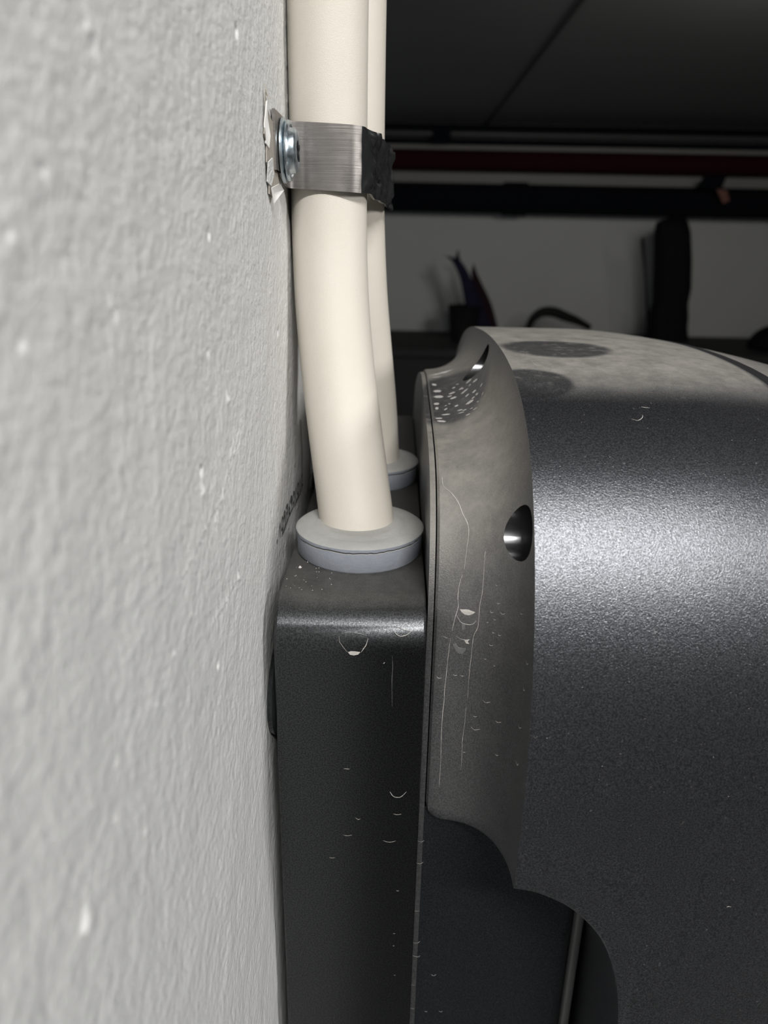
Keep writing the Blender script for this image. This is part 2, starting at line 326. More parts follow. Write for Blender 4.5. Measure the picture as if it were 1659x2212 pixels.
# dried drips, crescents and dust scratches: (kind, half width, material slot, [(point, normal)...]) lying on each part
MARKS_COVER = [
 ('l',7e-05,3,[(0.02218,0.15941,-0.07013,-0.67,-0.68,0.30),(0.02181,0.15925,-0.07142,-0.67,-0.69,0.28),(0.02175,0.15852,-0.07351,-0.68,-0.70,0.23),(0.02166,0.15762,-0.07662,-0.69,-0.70,0.19),(0.02148,0.15714,-0.07913,-0.65,-0.74,0.18),(0.02113,0.15690,-0.08178,-0.66,-0.74,0.13),(0.02108,0.15644,-0.08489,-0.67,-0.74,0.09),(0.02093,0.15629,-0.08735,-0.68,-0.73,0.07),(0.02023,0.15670,-0.08960,-0.64,-0.77,0.06),(0.02001,0.15672,-0.09221,-0.64,-0.77,0.05),(0.01994,0.15664,-0.09537,-0.65,-0.76,0.03),(0.01977,0.15664,-0.09892,-0.66,-0.75,0.03),(0.01972,0.15658,-0.10247,-0.66,-0.75,0.02),(0.01973,0.15648,-0.10726,-0.67,-0.74,0.01)]),
 ('l',6e-05,3,[(0.01951,0.15663,-0.10984,-0.62,-0.79,0.01),(0.01948,0.15662,-0.11263,-0.62,-0.78,0.01),(0.01936,0.15668,-0.11647,-0.62,-0.78,0.01),(0.01918,0.15682,-0.12009,-0.62,-0.78,0.00),(0.01925,0.15676,-0.12296,-0.62,-0.78,-0.00),(0.01932,0.15671,-0.12652,-0.62,-0.78,-0.00),(0.01929,0.15673,-0.12952,-0.62,-0.78,0.00)]),
 ('l',7e-05,3,[(0.01703,0.16103,-0.07565,-0.40,-0.88,0.27),(0.01659,0.16080,-0.07721,-0.40,-0.88,0.24),(0.01619,0.16042,-0.07955,-0.35,-0.92,0.19),(0.01616,0.16001,-0.08186,-0.35,-0.92,0.16),(0.01631,0.15968,-0.08367,-0.36,-0.93,0.11),(0.01584,0.15960,-0.08592,-0.36,-0.93,0.09),(0.01539,0.15957,-0.08850,-0.37,-0.93,0.06),(0.01517,0.15955,-0.09023,-0.30,-0.95,0.05)]),
 ('l',6e-05,3,[(0.01489,0.15956,-0.09229,-0.30,-0.95,0.03),(0.01474,0.15956,-0.09435,-0.31,-0.95,0.02),(0.01452,0.15955,-0.09792,-0.31,-0.95,0.02),(0.01441,0.15953,-0.10092,-0.32,-0.95,0.02),(0.01429,0.15953,-0.10397,-0.32,-0.95,0.01),(0.01413,0.15955,-0.10707,-0.24,-0.97,0.01),(0.01414,0.15953,-0.11080,-0.24,-0.97,0.00),(0.01395,0.15957,-0.11463,-0.24,-0.97,0.00),(0.01393,0.15956,-0.11880,-0.24,-0.97,0.00),(0.01399,0.15955,-0.12303,-0.24,-0.97,-0.00),(0.01409,0.15953,-0.12698,-0.24,-0.97,-0.00),(0.01416,0.15951,-0.13100,-0.24,-0.97,-0.00),(0.01412,0.15952,-0.13510,-0.24,-0.97,-0.00),(0.01409,0.15953,-0.13752,-0.24,-0.97,-0.00)]),
 ('l',8e-05,3,[(0.01596,0.15957,-0.08575,-0.36,-0.93,0.09),(0.01649,0.15928,-0.08658,-0.43,-0.90,0.09),(0.01726,0.15883,-0.08745,-0.44,-0.89,0.07),(0.01894,0.15784,-0.08742,-0.57,-0.82,0.07),(0.01997,0.15715,-0.08673,-0.62,-0.78,0.07),(0.02055,0.15681,-0.08567,-0.62,-0.77,0.10)]),
 ('l',7e-05,3,[(0.01622,0.15909,-0.09139,-0.38,-0.92,0.04),(0.01723,0.15859,-0.09180,-0.45,-0.89,0.04),(0.01843,0.15782,-0.09160,-0.55,-0.84,0.04),(0.01925,0.15736,-0.09117,-0.58,-0.81,0.04)]),
 ('l',5e-05,3,[(0.01298,0.16004,-0.09204,-0.13,-0.99,0.03),(0.01362,0.15990,-0.09223,-0.22,-0.98,0.03),(0.01427,0.15975,-0.09242,-0.30,-0.95,0.03)]),
 ('l',8e-05,3,[(0.01209,0.17743,-0.05653,-0.10,-0.46,0.88),(0.01237,0.17477,-0.05808,-0.10,-0.54,0.84),(0.01425,0.17277,-0.05917,-0.23,-0.58,0.78),(0.01585,0.17024,-0.06065,-0.29,-0.62,0.73),(0.01689,0.16765,-0.06266,-0.36,-0.70,0.62),(0.01794,0.16576,-0.06430,-0.43,-0.74,0.52),(0.01825,0.16436,-0.06612,-0.43,-0.76,0.48),(0.01779,0.16259,-0.07019,-0.45,-0.83,0.33),(0.01736,0.16117,-0.07440,-0.42,-0.87,0.27)]),
 ('l',5e-05,3,[(0.02170,0.15968,-0.07059,-0.67,-0.69,0.28),(0.02197,0.16011,-0.06899,-0.66,-0.69,0.30),(0.02182,0.15918,-0.07156,-0.67,-0.69,0.28)]),
 ('l',.00008,3,[(0.02429,0.15509,-0.07520,-0.77,-0.60,0.20),(0.02442,0.15483,-0.07544,-0.81,-0.56,0.17),(0.02460,0.15463,-0.07526,-0.81,-0.55,0.19)]),
 ('l',.00008,3,[(0.02461,0.15351,-0.07913,-0.82,-0.56,0.14),(0.02485,0.15314,-0.07916,-0.82,-0.55,0.14),(0.02520,0.15267,-0.07885,-0.85,-0.51,0.13)]),
 ('l',.00008,3,[(0.02335,0.15456,-0.08193,-0.75,-0.64,0.13),(0.02361,0.15420,-0.08207,-0.79,-0.60,0.13),(0.02398,0.15378,-0.08176,-0.79,-0.60,0.13)]),
 ('l',.00008,3,[(0.02527,0.15210,-0.08073,-0.85,-0.51,0.12),(0.02567,0.15138,-0.08090,-0.86,-0.50,0.12),(0.02623,0.15050,-0.08029,-0.88,-0.46,0.12)]),
 ('l',.00008,3,[(0.02858,0.14533,-0.07723,-0.96,-0.28,0.09),(0.02873,0.14477,-0.07725,-0.97,-0.24,0.08),(0.02893,0.14410,-0.07681,-0.97,-0.23,0.08)]),
 ('l',.00008,3,[(0.02409,0.15334,-0.08323,-0.80,-0.59,0.11),(0.02431,0.15303,-0.08334,-0.80,-0.59,0.11),(0.02460,0.15264,-0.08306,-0.83,-0.55,0.11)]),
 ('l',.00008,3,[(0.02274,0.15476,-0.08492,-0.76,-0.64,0.09),(0.02290,0.15457,-0.08493,-0.76,-0.64,0.09),(0.02312,0.15433,-0.08476,-0.76,-0.64,0.09)]),
 ('l',.00008,3,[(0.02392,0.15307,-0.08641,-0.80,-0.59,0.08),(0.02414,0.15274,-0.08664,-0.81,-0.59,0.08),(0.02444,0.15235,-0.08632,-0.83,-0.55,0.07)]),
 ('l',.00008,3,[(0.02509,0.15136,-0.08617,-0.84,-0.54,0.08),(0.02534,0.15093,-0.08626,-0.86,-0.50,0.07),(0.02568,0.15040,-0.08587,-0.87,-0.49,0.08)]),
 ('l',.00008,3,[(0.02351,0.15322,-0.09004,-0.81,-0.59,0.05),(0.02385,0.15275,-0.09003,-0.81,-0.59,0.05),(0.02433,0.15212,-0.08957,-0.84,-0.54,0.05)]),
 ('l',.00008,3,[(0.02275,0.15386,-0.09428,-0.78,-0.62,0.04),(0.02292,0.15364,-0.09430,-0.78,-0.62,0.04),(0.02318,0.15334,-0.09407,-0.78,-0.62,0.04)]),
 ('l',.00008,3,[(0.02460,0.15126,-0.09451,-0.85,-0.53,0.04),(0.02475,0.15102,-0.09447,-0.85,-0.52,0.04),(0.02496,0.15070,-0.09424,-0.85,-0.52,0.04)]),
 ('l',.00008,3,[(0.01193,0.15998,-0.10352,-0.07,-1.00,0.01),(0.01248,0.15991,-0.10397,-0.14,-0.99,0.01),(0.01325,0.15978,-0.10375,-0.23,-0.97,0.01)]),
 ('l',.00008,3,[(0.01598,0.15884,-0.10193,-0.41,-0.91,-0.01),(0.01641,0.15873,-0.10231,-0.40,-0.92,0.02),(0.01700,0.15843,-0.10200,-0.47,-0.88,0.02)]),
 ('l',.00008,3,[(0.01769,0.15796,-0.10167,-0.52,-0.85,0.02),(0.01806,0.15780,-0.10181,-0.54,-0.84,0.02),(0.01858,0.15747,-0.10153,-0.55,-0.84,0.02)]),
 ('l',.00008,3,[(0.02296,0.15307,-0.10540,-0.80,-0.60,0.02),(0.02363,0.15215,-0.10549,-0.83,-0.56,0.02),(0.02453,0.15079,-0.10435,-0.86,-0.51,0.02)]),
 ('l',.00008,3,[(0.02120,0.15502,-0.11138,-0.72,-0.69,0.01),(0.02155,0.15466,-0.11146,-0.72,-0.69,0.01),(0.02202,0.15412,-0.11097,-0.77,-0.64,0.01)]),
 ('l',.00008,3,[(0.02087,0.15533,-0.11489,-0.72,-0.69,0.01),(0.02174,0.15440,-0.11515,-0.77,-0.64,0.01),(0.02291,0.15295,-0.11381,-0.80,-0.59,0.01)]),
 ('l',.00008,3,[(0.02570,0.14853,-0.10796,-0.89,-0.46,0.02),(0.02617,0.14755,-0.10777,-0.91,-0.41,0.02),(0.02679,0.14615,-0.10661,-0.93,-0.37,0.02)]),
 ('l',.00008,3,[(0.02914,0.13829,-0.10141,-0.99,-0.17,0.02),(0.02929,0.13740,-0.10172,-0.99,-0.17,0.02),(0.02944,0.13642,-0.10077,-0.99,-0.13,0.01)]),
 ('l',.00008,3,[(0.02934,0.13837,-0.09163,-0.98,-0.18,0.03),(0.02944,0.13761,-0.09205,-0.99,-0.14,0.02),(0.02955,0.13693,-0.09139,-0.99,-0.14,0.02)]),
 ('l',.00008,3,[(0.02951,0.13851,-0.08531,-0.99,-0.14,0.03),(0.02959,0.13780,-0.08559,-0.99,-0.10,0.02),(0.02969,0.13705,-0.08496,-0.99,-0.10,0.02)]),
 ('l',.00008,3,[(0.02612,0.14743,-0.11665,-0.91,-0.41,0.00),(0.02640,0.14679,-0.11669,-0.91,-0.41,0.00),(0.02677,0.14591,-0.11584,-0.93,-0.37,0.00)]),
 ('l',.00008,3,[(0.02919,0.13735,-0.11040,-0.99,-0.17,0.01),(0.02933,0.13649,-0.11091,-0.99,-0.17,0.01),(0.02946,0.13562,-0.10993,-0.99,-0.13,0.01)]),
 ('l',.00008,3,[(0.01942,0.15662,-0.12355,-0.62,-0.78,-0.00),(0.01968,0.15642,-0.12365,-0.68,-0.74,-0.00),(0.02004,0.15609,-0.12332,-0.68,-0.74,-0.00)]),
 ('b',0,3,[(0.01670,0.15945,-0.08416,-0.43,-0.90,0.11),(0.01735,0.15915,-0.08407,-0.43,-0.89,0.12),(0.01806,0.15880,-0.08377,-0.49,-0.86,0.11),(0.01877,0.15840,-0.08365,-0.56,-0.82,0.11),(0.01948,0.15790,-0.08376,-0.56,-0.82,0.12),(0.02025,0.15732,-0.08371,-0.61,-0.78,0.11),(0.01974,0.15762,-0.08439,-0.61,-0.78,0.11),(0.01883,0.15815,-0.08510,-0.56,-0.82,0.09),(0.01788,0.15872,-0.08515,-0.50,-0.86,0.09),(0.01714,0.15916,-0.08478,-0.43,-0.89,0.12)]),
 ('b',0,4,[(0.01547,0.15932,-0.09389,-0.38,-0.92,0.02),(0.01618,0.15905,-0.09312,-0.38,-0.92,0.02),(0.01685,0.15871,-0.09407,-0.46,-0.89,0.03),(0.01759,0.15832,-0.09411,-0.52,-0.85,0.03),(0.01866,0.15767,-0.09369,-0.58,-0.81,0.03),(0.01858,0.15770,-0.09444,-0.53,-0.85,0.02),(0.01791,0.15807,-0.09572,-0.53,-0.85,0.02),(0.01694,0.15861,-0.09593,-0.46,-0.89,0.03),(0.01616,0.15900,-0.09516,-0.39,-0.92,0.02)]),
 ('b',0,4,[(0.01726,0.15883,-0.08745,-0.44,-0.89,0.07),(0.01824,0.15826,-0.08768,-0.51,-0.86,0.07),(0.01816,0.15824,-0.08853,-0.51,-0.86,0.07),(0.01772,0.15844,-0.08947,-0.51,-0.86,0.05),(0.01739,0.15865,-0.08907,-0.45,-0.89,0.05)]),
 ('b',0,3,[(0.01808,0.15811,-0.09178,-0.52,-0.85,0.04),(0.01936,0.15728,-0.09112,-0.59,-0.81,0.04),(0.01893,0.15756,-0.09187,-0.59,-0.81,0.04),(0.01931,0.15725,-0.09240,-0.58,-0.81,0.03),(0.01860,0.15775,-0.09258,-0.53,-0.85,0.03)]),
 ('b',0,5,[(0.01203,0.25170,-0.04728,-0.08,-0.08,0.99),(0.01255,0.25229,-0.04719,-0.08,-0.08,0.99),(0.01335,0.25178,-0.04716,-0.13,-0.08,0.99),(0.01377,0.25027,-0.04722,-0.13,-0.08,0.99),(0.01332,0.24947,-0.04734,-0.13,-0.08,0.99),(0.01245,0.25004,-0.04738,-0.08,-0.08,0.99)]),
 ('b',0,5,[(0.01214,0.24300,-0.04795,-0.08,-0.07,0.99),(0.01291,0.24399,-0.04781,-0.08,-0.07,0.99),(0.01422,0.24373,-0.04766,-0.14,-0.07,0.99),(0.01502,0.24204,-0.04761,-0.20,-0.06,0.98),(0.01439,0.24102,-0.04781,-0.19,-0.07,0.98),(0.01295,0.24138,-0.04799,-0.09,-0.07,0.99)]),
 ('b',0,5,[(0.01209,0.23617,-0.04838,-0.09,-0.06,0.99),(0.01296,0.23727,-0.04824,-0.09,-0.06,0.99),(0.01442,0.23691,-0.04805,-0.20,-0.06,0.98),(0.01530,0.23497,-0.04798,-0.21,-0.06,0.98),(0.01460,0.23384,-0.04819,-0.20,-0.06,0.98),(0.01299,0.23433,-0.04841,-0.09,-0.06,0.99)]),
 ('b',0,5,[(0.01169,0.22783,-0.04892,-0.05,-0.06,1.00),(0.01221,0.22881,-0.04882,-0.09,-0.06,0.99),(0.01309,0.22886,-0.04874,-0.09,-0.06,0.99),(0.01361,0.22756,-0.04874,-0.15,-0.06,0.99),(0.01317,0.22646,-0.04888,-0.15,-0.06,0.99),(0.01221,0.22645,-0.04897,-0.09,-0.06,0.99)]),
 ('b',0,5,[(0.01204,0.22289,-0.04923,-0.09,-0.07,0.99),(0.01235,0.22396,-0.04912,-0.09,-0.06,0.99),(0.01285,0.22414,-0.04907,-0.09,-0.06,0.99),(0.01312,0.22291,-0.04912,-0.15,-0.07,0.99),(0.01284,0.22156,-0.04924,-0.09,-0.07,0.99),(0.01230,0.22141,-0.04930,-0.09,-0.07,0.99)]),
 ('b',0,5,[(0.01149,0.21290,-0.04999,-0.05,-0.08,1.00),(0.01210,0.21338,-0.04992,-0.09,-0.08,0.99),(0.01315,0.21327,-0.04983,-0.15,-0.08,0.98),(0.01381,0.21245,-0.04979,-0.16,-0.08,0.98),(0.01332,0.21199,-0.04990,-0.16,-0.08,0.98),(0.01216,0.21216,-0.05001,-0.09,-0.08,0.99)]),
 ('b',0,5,[(0.01192,0.21054,-0.05017,-0.05,-0.08,1.00),(0.01266,0.21084,-0.05008,-0.09,-0.08,0.99),(0.01390,0.21022,-0.04996,-0.16,-0.08,0.98),(0.01466,0.20894,-0.04992,-0.22,-0.08,0.97),(0.01406,0.20863,-0.05007,-0.16,-0.09,0.98),(0.01269,0.20934,-0.05020,-0.09,-0.09,0.99)]),
 ('b',0,5,[(0.01345,0.21565,-0.04959,-0.15,-0.08,0.98),(0.01418,0.21603,-0.04945,-0.16,-0.08,0.98),(0.01545,0.21571,-0.04919,-0.28,-0.07,0.96),(0.01626,0.21477,-0.04903,-0.28,-0.07,0.96),(0.01569,0.21449,-0.04922,-0.28,-0.07,0.96),(0.01429,0.21492,-0.04951,-0.22,-0.08,0.97)]),
 ('b',0,5,[(0.01683,0.23609,-0.04748,-0.32,-0.05,0.95),(0.01739,0.23684,-0.04725,-0.32,-0.05,0.95),(0.01841,0.23690,-0.04686,-0.37,-0.05,0.93),(0.01908,0.23597,-0.04660,-0.43,-0.05,0.90),(0.01865,0.23527,-0.04684,-0.43,-0.05,0.90),(0.01754,0.23527,-0.04729,-0.32,-0.05,0.95)]),
 ('b',0,5,[(0.01630,0.23342,-0.04780,-0.26,-0.06,0.96),(0.01670,0.23392,-0.04765,-0.32,-0.05,0.95),(0.01742,0.23395,-0.04740,-0.32,-0.05,0.95),(0.01790,0.23329,-0.04726,-0.37,-0.05,0.93),(0.01759,0.23276,-0.04741,-0.37,-0.05,0.93),(0.01679,0.23276,-0.04768,-0.32,-0.05,0.95)]),
 ('b',0,5,[(0.01698,0.23025,-0.04777,-0.32,-0.06,0.95),(0.01749,0.23110,-0.04754,-0.33,-0.05,0.94),(0.01841,0.23117,-0.04717,-0.38,-0.05,0.92),(0.01904,0.23012,-0.04694,-0.43,-0.05,0.90),(0.01865,0.22925,-0.04718,-0.43,-0.05,0.90),(0.01763,0.22923,-0.04760,-0.38,-0.05,0.92)]),
 ('b',0,5,[(0.02008,0.23614,-0.04609,-0.48,-0.05,0.88),(0.02040,0.23693,-0.04588,-0.48,-0.04,0.88),(0.02103,0.23742,-0.04548,-0.53,-0.04,0.85),(0.02149,0.23704,-0.04522,-0.53,-0.04,0.85),(0.02125,0.23622,-0.04540,-0.53,-0.04,0.85),(0.02056,0.23576,-0.04585,-0.49,-0.04,0.87)]),
 ('b',0,5,[(0.02027,0.23048,-0.04629,-0.48,-0.05,0.87),(0.02083,0.23168,-0.04589,-0.54,-0.04,0.84),(0.02193,0.23249,-0.04513,-0.59,-0.04,0.81),(0.02269,0.23200,-0.04459,-0.63,-0.04,0.77),(0.02228,0.23096,-0.04495,-0.59,-0.04,0.80),(0.02108,0.23019,-0.04581,-0.54,-0.04,0.84)]),
 ('b',0,5,[(0.02250,0.23880,-0.04444,-0.58,-0.03,0.81),(0.02294,0.23980,-0.04405,-0.62,-0.03,0.78),(0.02380,0.24018,-0.04331,-0.67,-0.03,0.74),(0.02441,0.23934,-0.04279,-0.71,-0.02,0.70),(0.02409,0.23834,-0.04312,-0.67,-0.03,0.74),(0.02315,0.23804,-0.04395,-0.63,-0.03,0.78)]),
 ('b',0,5,[(0.02411,0.23418,-0.04327,-0.68,-0.03,0.73),(0.02447,0.23490,-0.04288,-0.72,-0.03,0.70),(0.02517,0.23465,-0.04215,-0.76,-0.02,0.65),(0.02566,0.23322,-0.04162,-0.76,-0.02,0.64),(0.02540,0.23242,-0.04196,-0.76,-0.03,0.64),(0.02464,0.23282,-0.04278,-0.72,-0.03,0.69)]),
 ('b',0,5,[(0.02533,0.22267,-0.04247,-0.77,-0.03,0.64),(0.02550,0.22348,-0.04222,-0.77,-0.03,0.64),(0.02589,0.22423,-0.04170,-0.81,-0.03,0.59),(0.02619,0.22409,-0.04130,-0.81,-0.03,0.59),(0.02607,0.22328,-0.04150,-0.81,-0.03,0.59),(0.02565,0.22254,-0.04209,-0.77,-0.03,0.63)]),
 ('b',0,5,[(0.02121,0.22507,-0.04601,-0.55,-0.05,0.84),(0.02148,0.22589,-0.04578,-0.55,-0.05,0.84),(0.02204,0.22638,-0.04536,-0.59,-0.04,0.80),(0.02247,0.22597,-0.04507,-0.60,-0.04,0.80),(0.02227,0.22510,-0.04525,-0.60,-0.04,0.80),(0.02166,0.22464,-0.04574,-0.59,-0.04,0.80)]),
 ('b',0,5,[(0.02322,0.22415,-0.04453,-0.64,-0.04,0.76),(0.02347,0.22507,-0.04428,-0.68,-0.04,0.73),(0.02398,0.22525,-0.04379,-0.69,-0.03,0.72),(0.02438,0.22429,-0.04344,-0.73,-0.04,0.68),(0.02422,0.22325,-0.04366,-0.69,-0.04,0.72),(0.02365,0.22310,-0.04421,-0.69,-0.04,0.72)]),
 ('b',0,5,[(0.02380,0.21969,-0.04426,-0.69,-0.04,0.72),(0.02394,0.22041,-0.04408,-0.69,-0.04,0.72),(0.02427,0.22056,-0.04375,-0.69,-0.04,0.72),(0.02454,0.21970,-0.04352,-0.73,-0.04,0.68),(0.02445,0.21882,-0.04366,-0.73,-0.04,0.68),(0.02409,0.21873,-0.04403,-0.70,-0.04,0.72)]),
 ('b',0,5,[(0.02080,0.21756,-0.04674,-0.55,-0.06,0.83),(0.02134,0.21859,-0.04632,-0.55,-0.05,0.83),(0.02238,0.21870,-0.04555,-0.60,-0.05,0.80),(0.02312,0.21738,-0.04502,-0.65,-0.05,0.76),(0.02273,0.21634,-0.04542,-0.65,-0.05,0.76),(0.02160,0.21637,-0.04629,-0.55,-0.06,0.83)]),
 ('b',0,5,[(0.01773,0.22075,-0.04809,-0.39,-0.06,0.92),(0.01802,0.22134,-0.04793,-0.39,-0.06,0.92),(0.01857,0.22145,-0.04769,-0.39,-0.06,0.92),(0.01895,0.22075,-0.04755,-0.44,-0.06,0.89),(0.01873,0.22006,-0.04770,-0.44,-0.06,0.89),(0.01812,0.21998,-0.04797,-0.39,-0.06,0.92)]),
 ('b',0,5,[(0.01817,0.21566,-0.04826,-0.39,-0.07,0.92),(0.01859,0.21591,-0.04806,-0.39,-0.07,0.92),(0.01934,0.21557,-0.04771,-0.45,-0.07,0.89),(0.01983,0.21480,-0.04751,-0.50,-0.06,0.86),(0.01951,0.21452,-0.04770,-0.45,-0.07,0.89),(0.01868,0.21493,-0.04809,-0.45,-0.07,0.89)]),
 ('b',0,5,[(0.01945,0.21363,-0.04780,-0.45,-0.07,0.89),(0.01979,0.21385,-0.04760,-0.50,-0.06,0.86),(0.02040,0.21360,-0.04726,-0.50,-0.06,0.86),(0.02082,0.21299,-0.04706,-0.56,-0.07,0.83),(0.02056,0.21274,-0.04724,-0.50,-0.07,0.86),(0.01988,0.21302,-0.04761,-0.50,-0.06,0.86)]),
 ('b',0,5,[(0.01454,0.21981,-0.04910,-0.21,-0.07,0.97),(0.01480,0.22067,-0.04898,-0.21,-0.07,0.97),(0.01534,0.22148,-0.04881,-0.21,-0.07,0.97),(0.01576,0.22137,-0.04870,-0.27,-0.06,0.96),(0.01557,0.22049,-0.04881,-0.27,-0.06,0.96),(0.01497,0.21966,-0.04901,-0.21,-0.07,0.97)]),
 ('b',0,5,[(0.02213,0.20905,-0.04644,-0.61,-0.07,0.79),(0.02243,0.20921,-0.04620,-0.61,-0.07,0.79),(0.02296,0.20898,-0.04577,-0.65,-0.06,0.75),(0.02334,0.20848,-0.04549,-0.66,-0.06,0.75),(0.02312,0.20829,-0.04569,-0.66,-0.06,0.75),(0.02252,0.20858,-0.04618,-0.61,-0.07,0.79)]),
 ('b',0,5,[(0.02007,0.20812,-0.04790,-0.51,-0.07,0.86),(0.02038,0.20838,-0.04769,-0.51,-0.07,0.86),(0.02096,0.20828,-0.04734,-0.56,-0.07,0.83),(0.02136,0.20777,-0.04711,-0.56,-0.07,0.83),(0.02113,0.20747,-0.04729,-0.56,-0.07,0.83),(0.02048,0.20763,-0.04770,-0.51,-0.07,0.86)]),
 ('b',0,5,[(0.02091,0.23545,-0.04566,-0.53,-0.04,0.85),(0.02106,0.23590,-0.04554,-0.53,-0.04,0.85),(0.02138,0.23602,-0.04533,-0.53,-0.04,0.85),(0.02162,0.23555,-0.04521,-0.54,-0.04,0.84),(0.02150,0.23498,-0.04531,-0.54,-0.04,0.84),(0.02115,0.23487,-0.04554,-0.53,-0.04,0.85)]),
 ('b',0,5,[(0.02264,0.21908,-0.04532,-0.65,-0.05,0.76),(0.02284,0.21968,-0.04511,-0.65,-0.05,0.76),(0.02328,0.21991,-0.04473,-0.65,-0.05,0.76),(0.02361,0.21935,-0.04446,-0.69,-0.04,0.72),(0.02347,0.21865,-0.04464,-0.69,-0.04,0.72),(0.02299,0.21843,-0.04506,-0.65,-0.05,0.76)]),
 ('b',0,5,[(0.02352,0.21294,-0.04497,-0.70,-0.05,0.71),(0.02365,0.21318,-0.04483,-0.70,-0.05,0.71),(0.02391,0.21301,-0.04459,-0.70,-0.05,0.71),(0.02410,0.21247,-0.04444,-0.70,-0.05,0.71),(0.02400,0.21213,-0.04456,-0.70,-0.05,0.71),(0.02372,0.21232,-0.04483,-0.70,-0.05,0.71)]),
 ('b',0,5,[(0.02502,0.21464,-0.04330,-0.74,-0.04,0.67),(0.02517,0.21526,-0.04310,-0.78,-0.04,0.63),(0.02547,0.21582,-0.04268,-0.78,-0.04,0.63),(0.02572,0.21582,-0.04237,-0.78,-0.04,0.63),(0.02562,0.21520,-0.04253,-0.78,-0.04,0.63),(0.02528,0.21458,-0.04299,-0.78,-0.04,0.63)]),
 ('b',0,5,[(0.01610,0.22556,-0.04833,-0.27,-0.06,0.96),(0.01632,0.22577,-0.04826,-0.27,-0.06,0.96),(0.01667,0.22550,-0.04816,-0.32,-0.06,0.94),(0.01687,0.22486,-0.04813,-0.33,-0.06,0.94),(0.01670,0.22457,-0.04821,-0.33,-0.06,0.94),(0.01631,0.22488,-0.04831,-0.27,-0.06,0.96)]),
 ('b',0,5,[(0.01812,0.21298,-0.04848,-0.39,-0.07,0.92),(0.01860,0.21306,-0.04827,-0.39,-0.07,0.92),(0.01944,0.21262,-0.04788,-0.45,-0.07,0.89),(0.02000,0.21193,-0.04763,-0.50,-0.07,0.86),(0.01963,0.21190,-0.04784,-0.45,-0.07,0.89),(0.01870,0.21241,-0.04827,-0.45,-0.07,0.89)]),
 ('b',0,5,[(0.01160,0.26370,-0.04653,-0.04,-0.03,1.00),(0.01351,0.26576,-0.04633,-0.12,-0.03,0.99),(0.01690,0.26666,-0.04566,-0.26,-0.02,0.96),(0.01905,0.26508,-0.04499,-0.37,-0.01,0.93),(0.01762,0.26508,-0.04550,-0.31,-0.02,0.95),(0.01390,0.26457,-0.04632,-0.12,-0.03,0.99)]),
 ('b',0,5,[(0.01425,0.26582,-0.04624,-0.17,-0.03,0.99),(0.01582,0.26711,-0.04592,-0.22,-0.02,0.98),(0.01858,0.26738,-0.04513,-0.32,-0.02,0.95),(0.02032,0.26585,-0.04444,-0.42,-0.01,0.91),(0.01916,0.26597,-0.04494,-0.37,-0.01,0.93),(0.01613,0.26608,-0.04587,-0.22,-0.02,0.97)]),
 ('b',0,5,[(0.01236,0.26076,-0.04663,-0.07,-0.05,1.00),(0.01331,0.26129,-0.04652,-0.12,-0.05,0.99),(0.01498,0.26114,-0.04629,-0.18,-0.05,0.98),(0.01606,0.26025,-0.04610,-0.23,-0.05,0.97),(0.01532,0.26007,-0.04628,-0.18,-0.05,0.98),(0.01348,0.26032,-0.04655,-0.12,-0.05,0.99)]),
 ('b',0,5,[(0.01835,0.24166,-0.04662,-0.36,-0.06,0.93),(0.01861,0.24220,-0.04649,-0.36,-0.06,0.93),(0.01908,0.24225,-0.04627,-0.42,-0.05,0.91),(0.01941,0.24163,-0.04615,-0.42,-0.05,0.91),(0.01922,0.24099,-0.04628,-0.42,-0.05,0.91),(0.01869,0.24097,-0.04652,-0.41,-0.05,0.91)]),
 ('b',0,5,[(0.02292,0.23370,-0.04432,-0.63,-0.03,0.77),(0.02309,0.23434,-0.04416,-0.63,-0.03,0.77),(0.02345,0.23475,-0.04385,-0.63,-0.03,0.77),(0.02372,0.23440,-0.04361,-0.67,-0.03,0.74),(0.02361,0.23371,-0.04375,-0.67,-0.03,0.74),(0.02321,0.23331,-0.04410,-0.63,-0.03,0.77)]),
 ('b',0,5,[(0.02154,0.21146,-0.04669,-0.56,-0.06,0.83),(0.02175,0.21162,-0.04653,-0.61,-0.06,0.79),(0.02212,0.21141,-0.04626,-0.61,-0.06,0.79),(0.02239,0.21095,-0.04609,-0.61,-0.06,0.79),(0.02223,0.21072,-0.04623,-0.61,-0.06,0.79),(0.02181,0.21096,-0.04653,-0.61,-0.06,0.79)]),
 ('b',0,5,[(0.01966,0.24418,-0.04589,-0.42,-0.05,0.91),(0.01992,0.24444,-0.04575,-0.46,-0.05,0.89),(0.02039,0.24432,-0.04551,-0.46,-0.05,0.89),(0.02070,0.24378,-0.04537,-0.51,-0.05,0.86),(0.02050,0.24342,-0.04550,-0.47,-0.05,0.88),(0.01998,0.24357,-0.04576,-0.46,-0.05,0.89)]),
 ('b',0,5,[(0.01496,0.22403,-0.04872,-0.21,-0.06,0.98),(0.01514,0.22445,-0.04865,-0.21,-0.06,0.98),(0.01550,0.22471,-0.04855,-0.27,-0.06,0.96),(0.01574,0.22449,-0.04850,-0.27,-0.06,0.96),(0.01560,0.22405,-0.04856,-0.27,-0.06,0.96),(0.01521,0.22379,-0.04868,-0.21,-0.07,0.98)]),
 ('l',.00007,3,[(0.05772,0.17290,-0.03673,0.00,-0.33,0.94),(0.05966,0.17252,-0.03686,0.00,-0.33,0.94)]),
 ('l',.00007,3,[(0.05430,0.16818,-0.03856,0.00,-0.39,0.92),(0.05568,0.16771,-0.03877,0.00,-0.42,0.91),(0.05691,0.16867,-0.03836,0.00,-0.39,0.92),(0.05727,0.16970,-0.03792,0.00,-0.39,0.92)]),
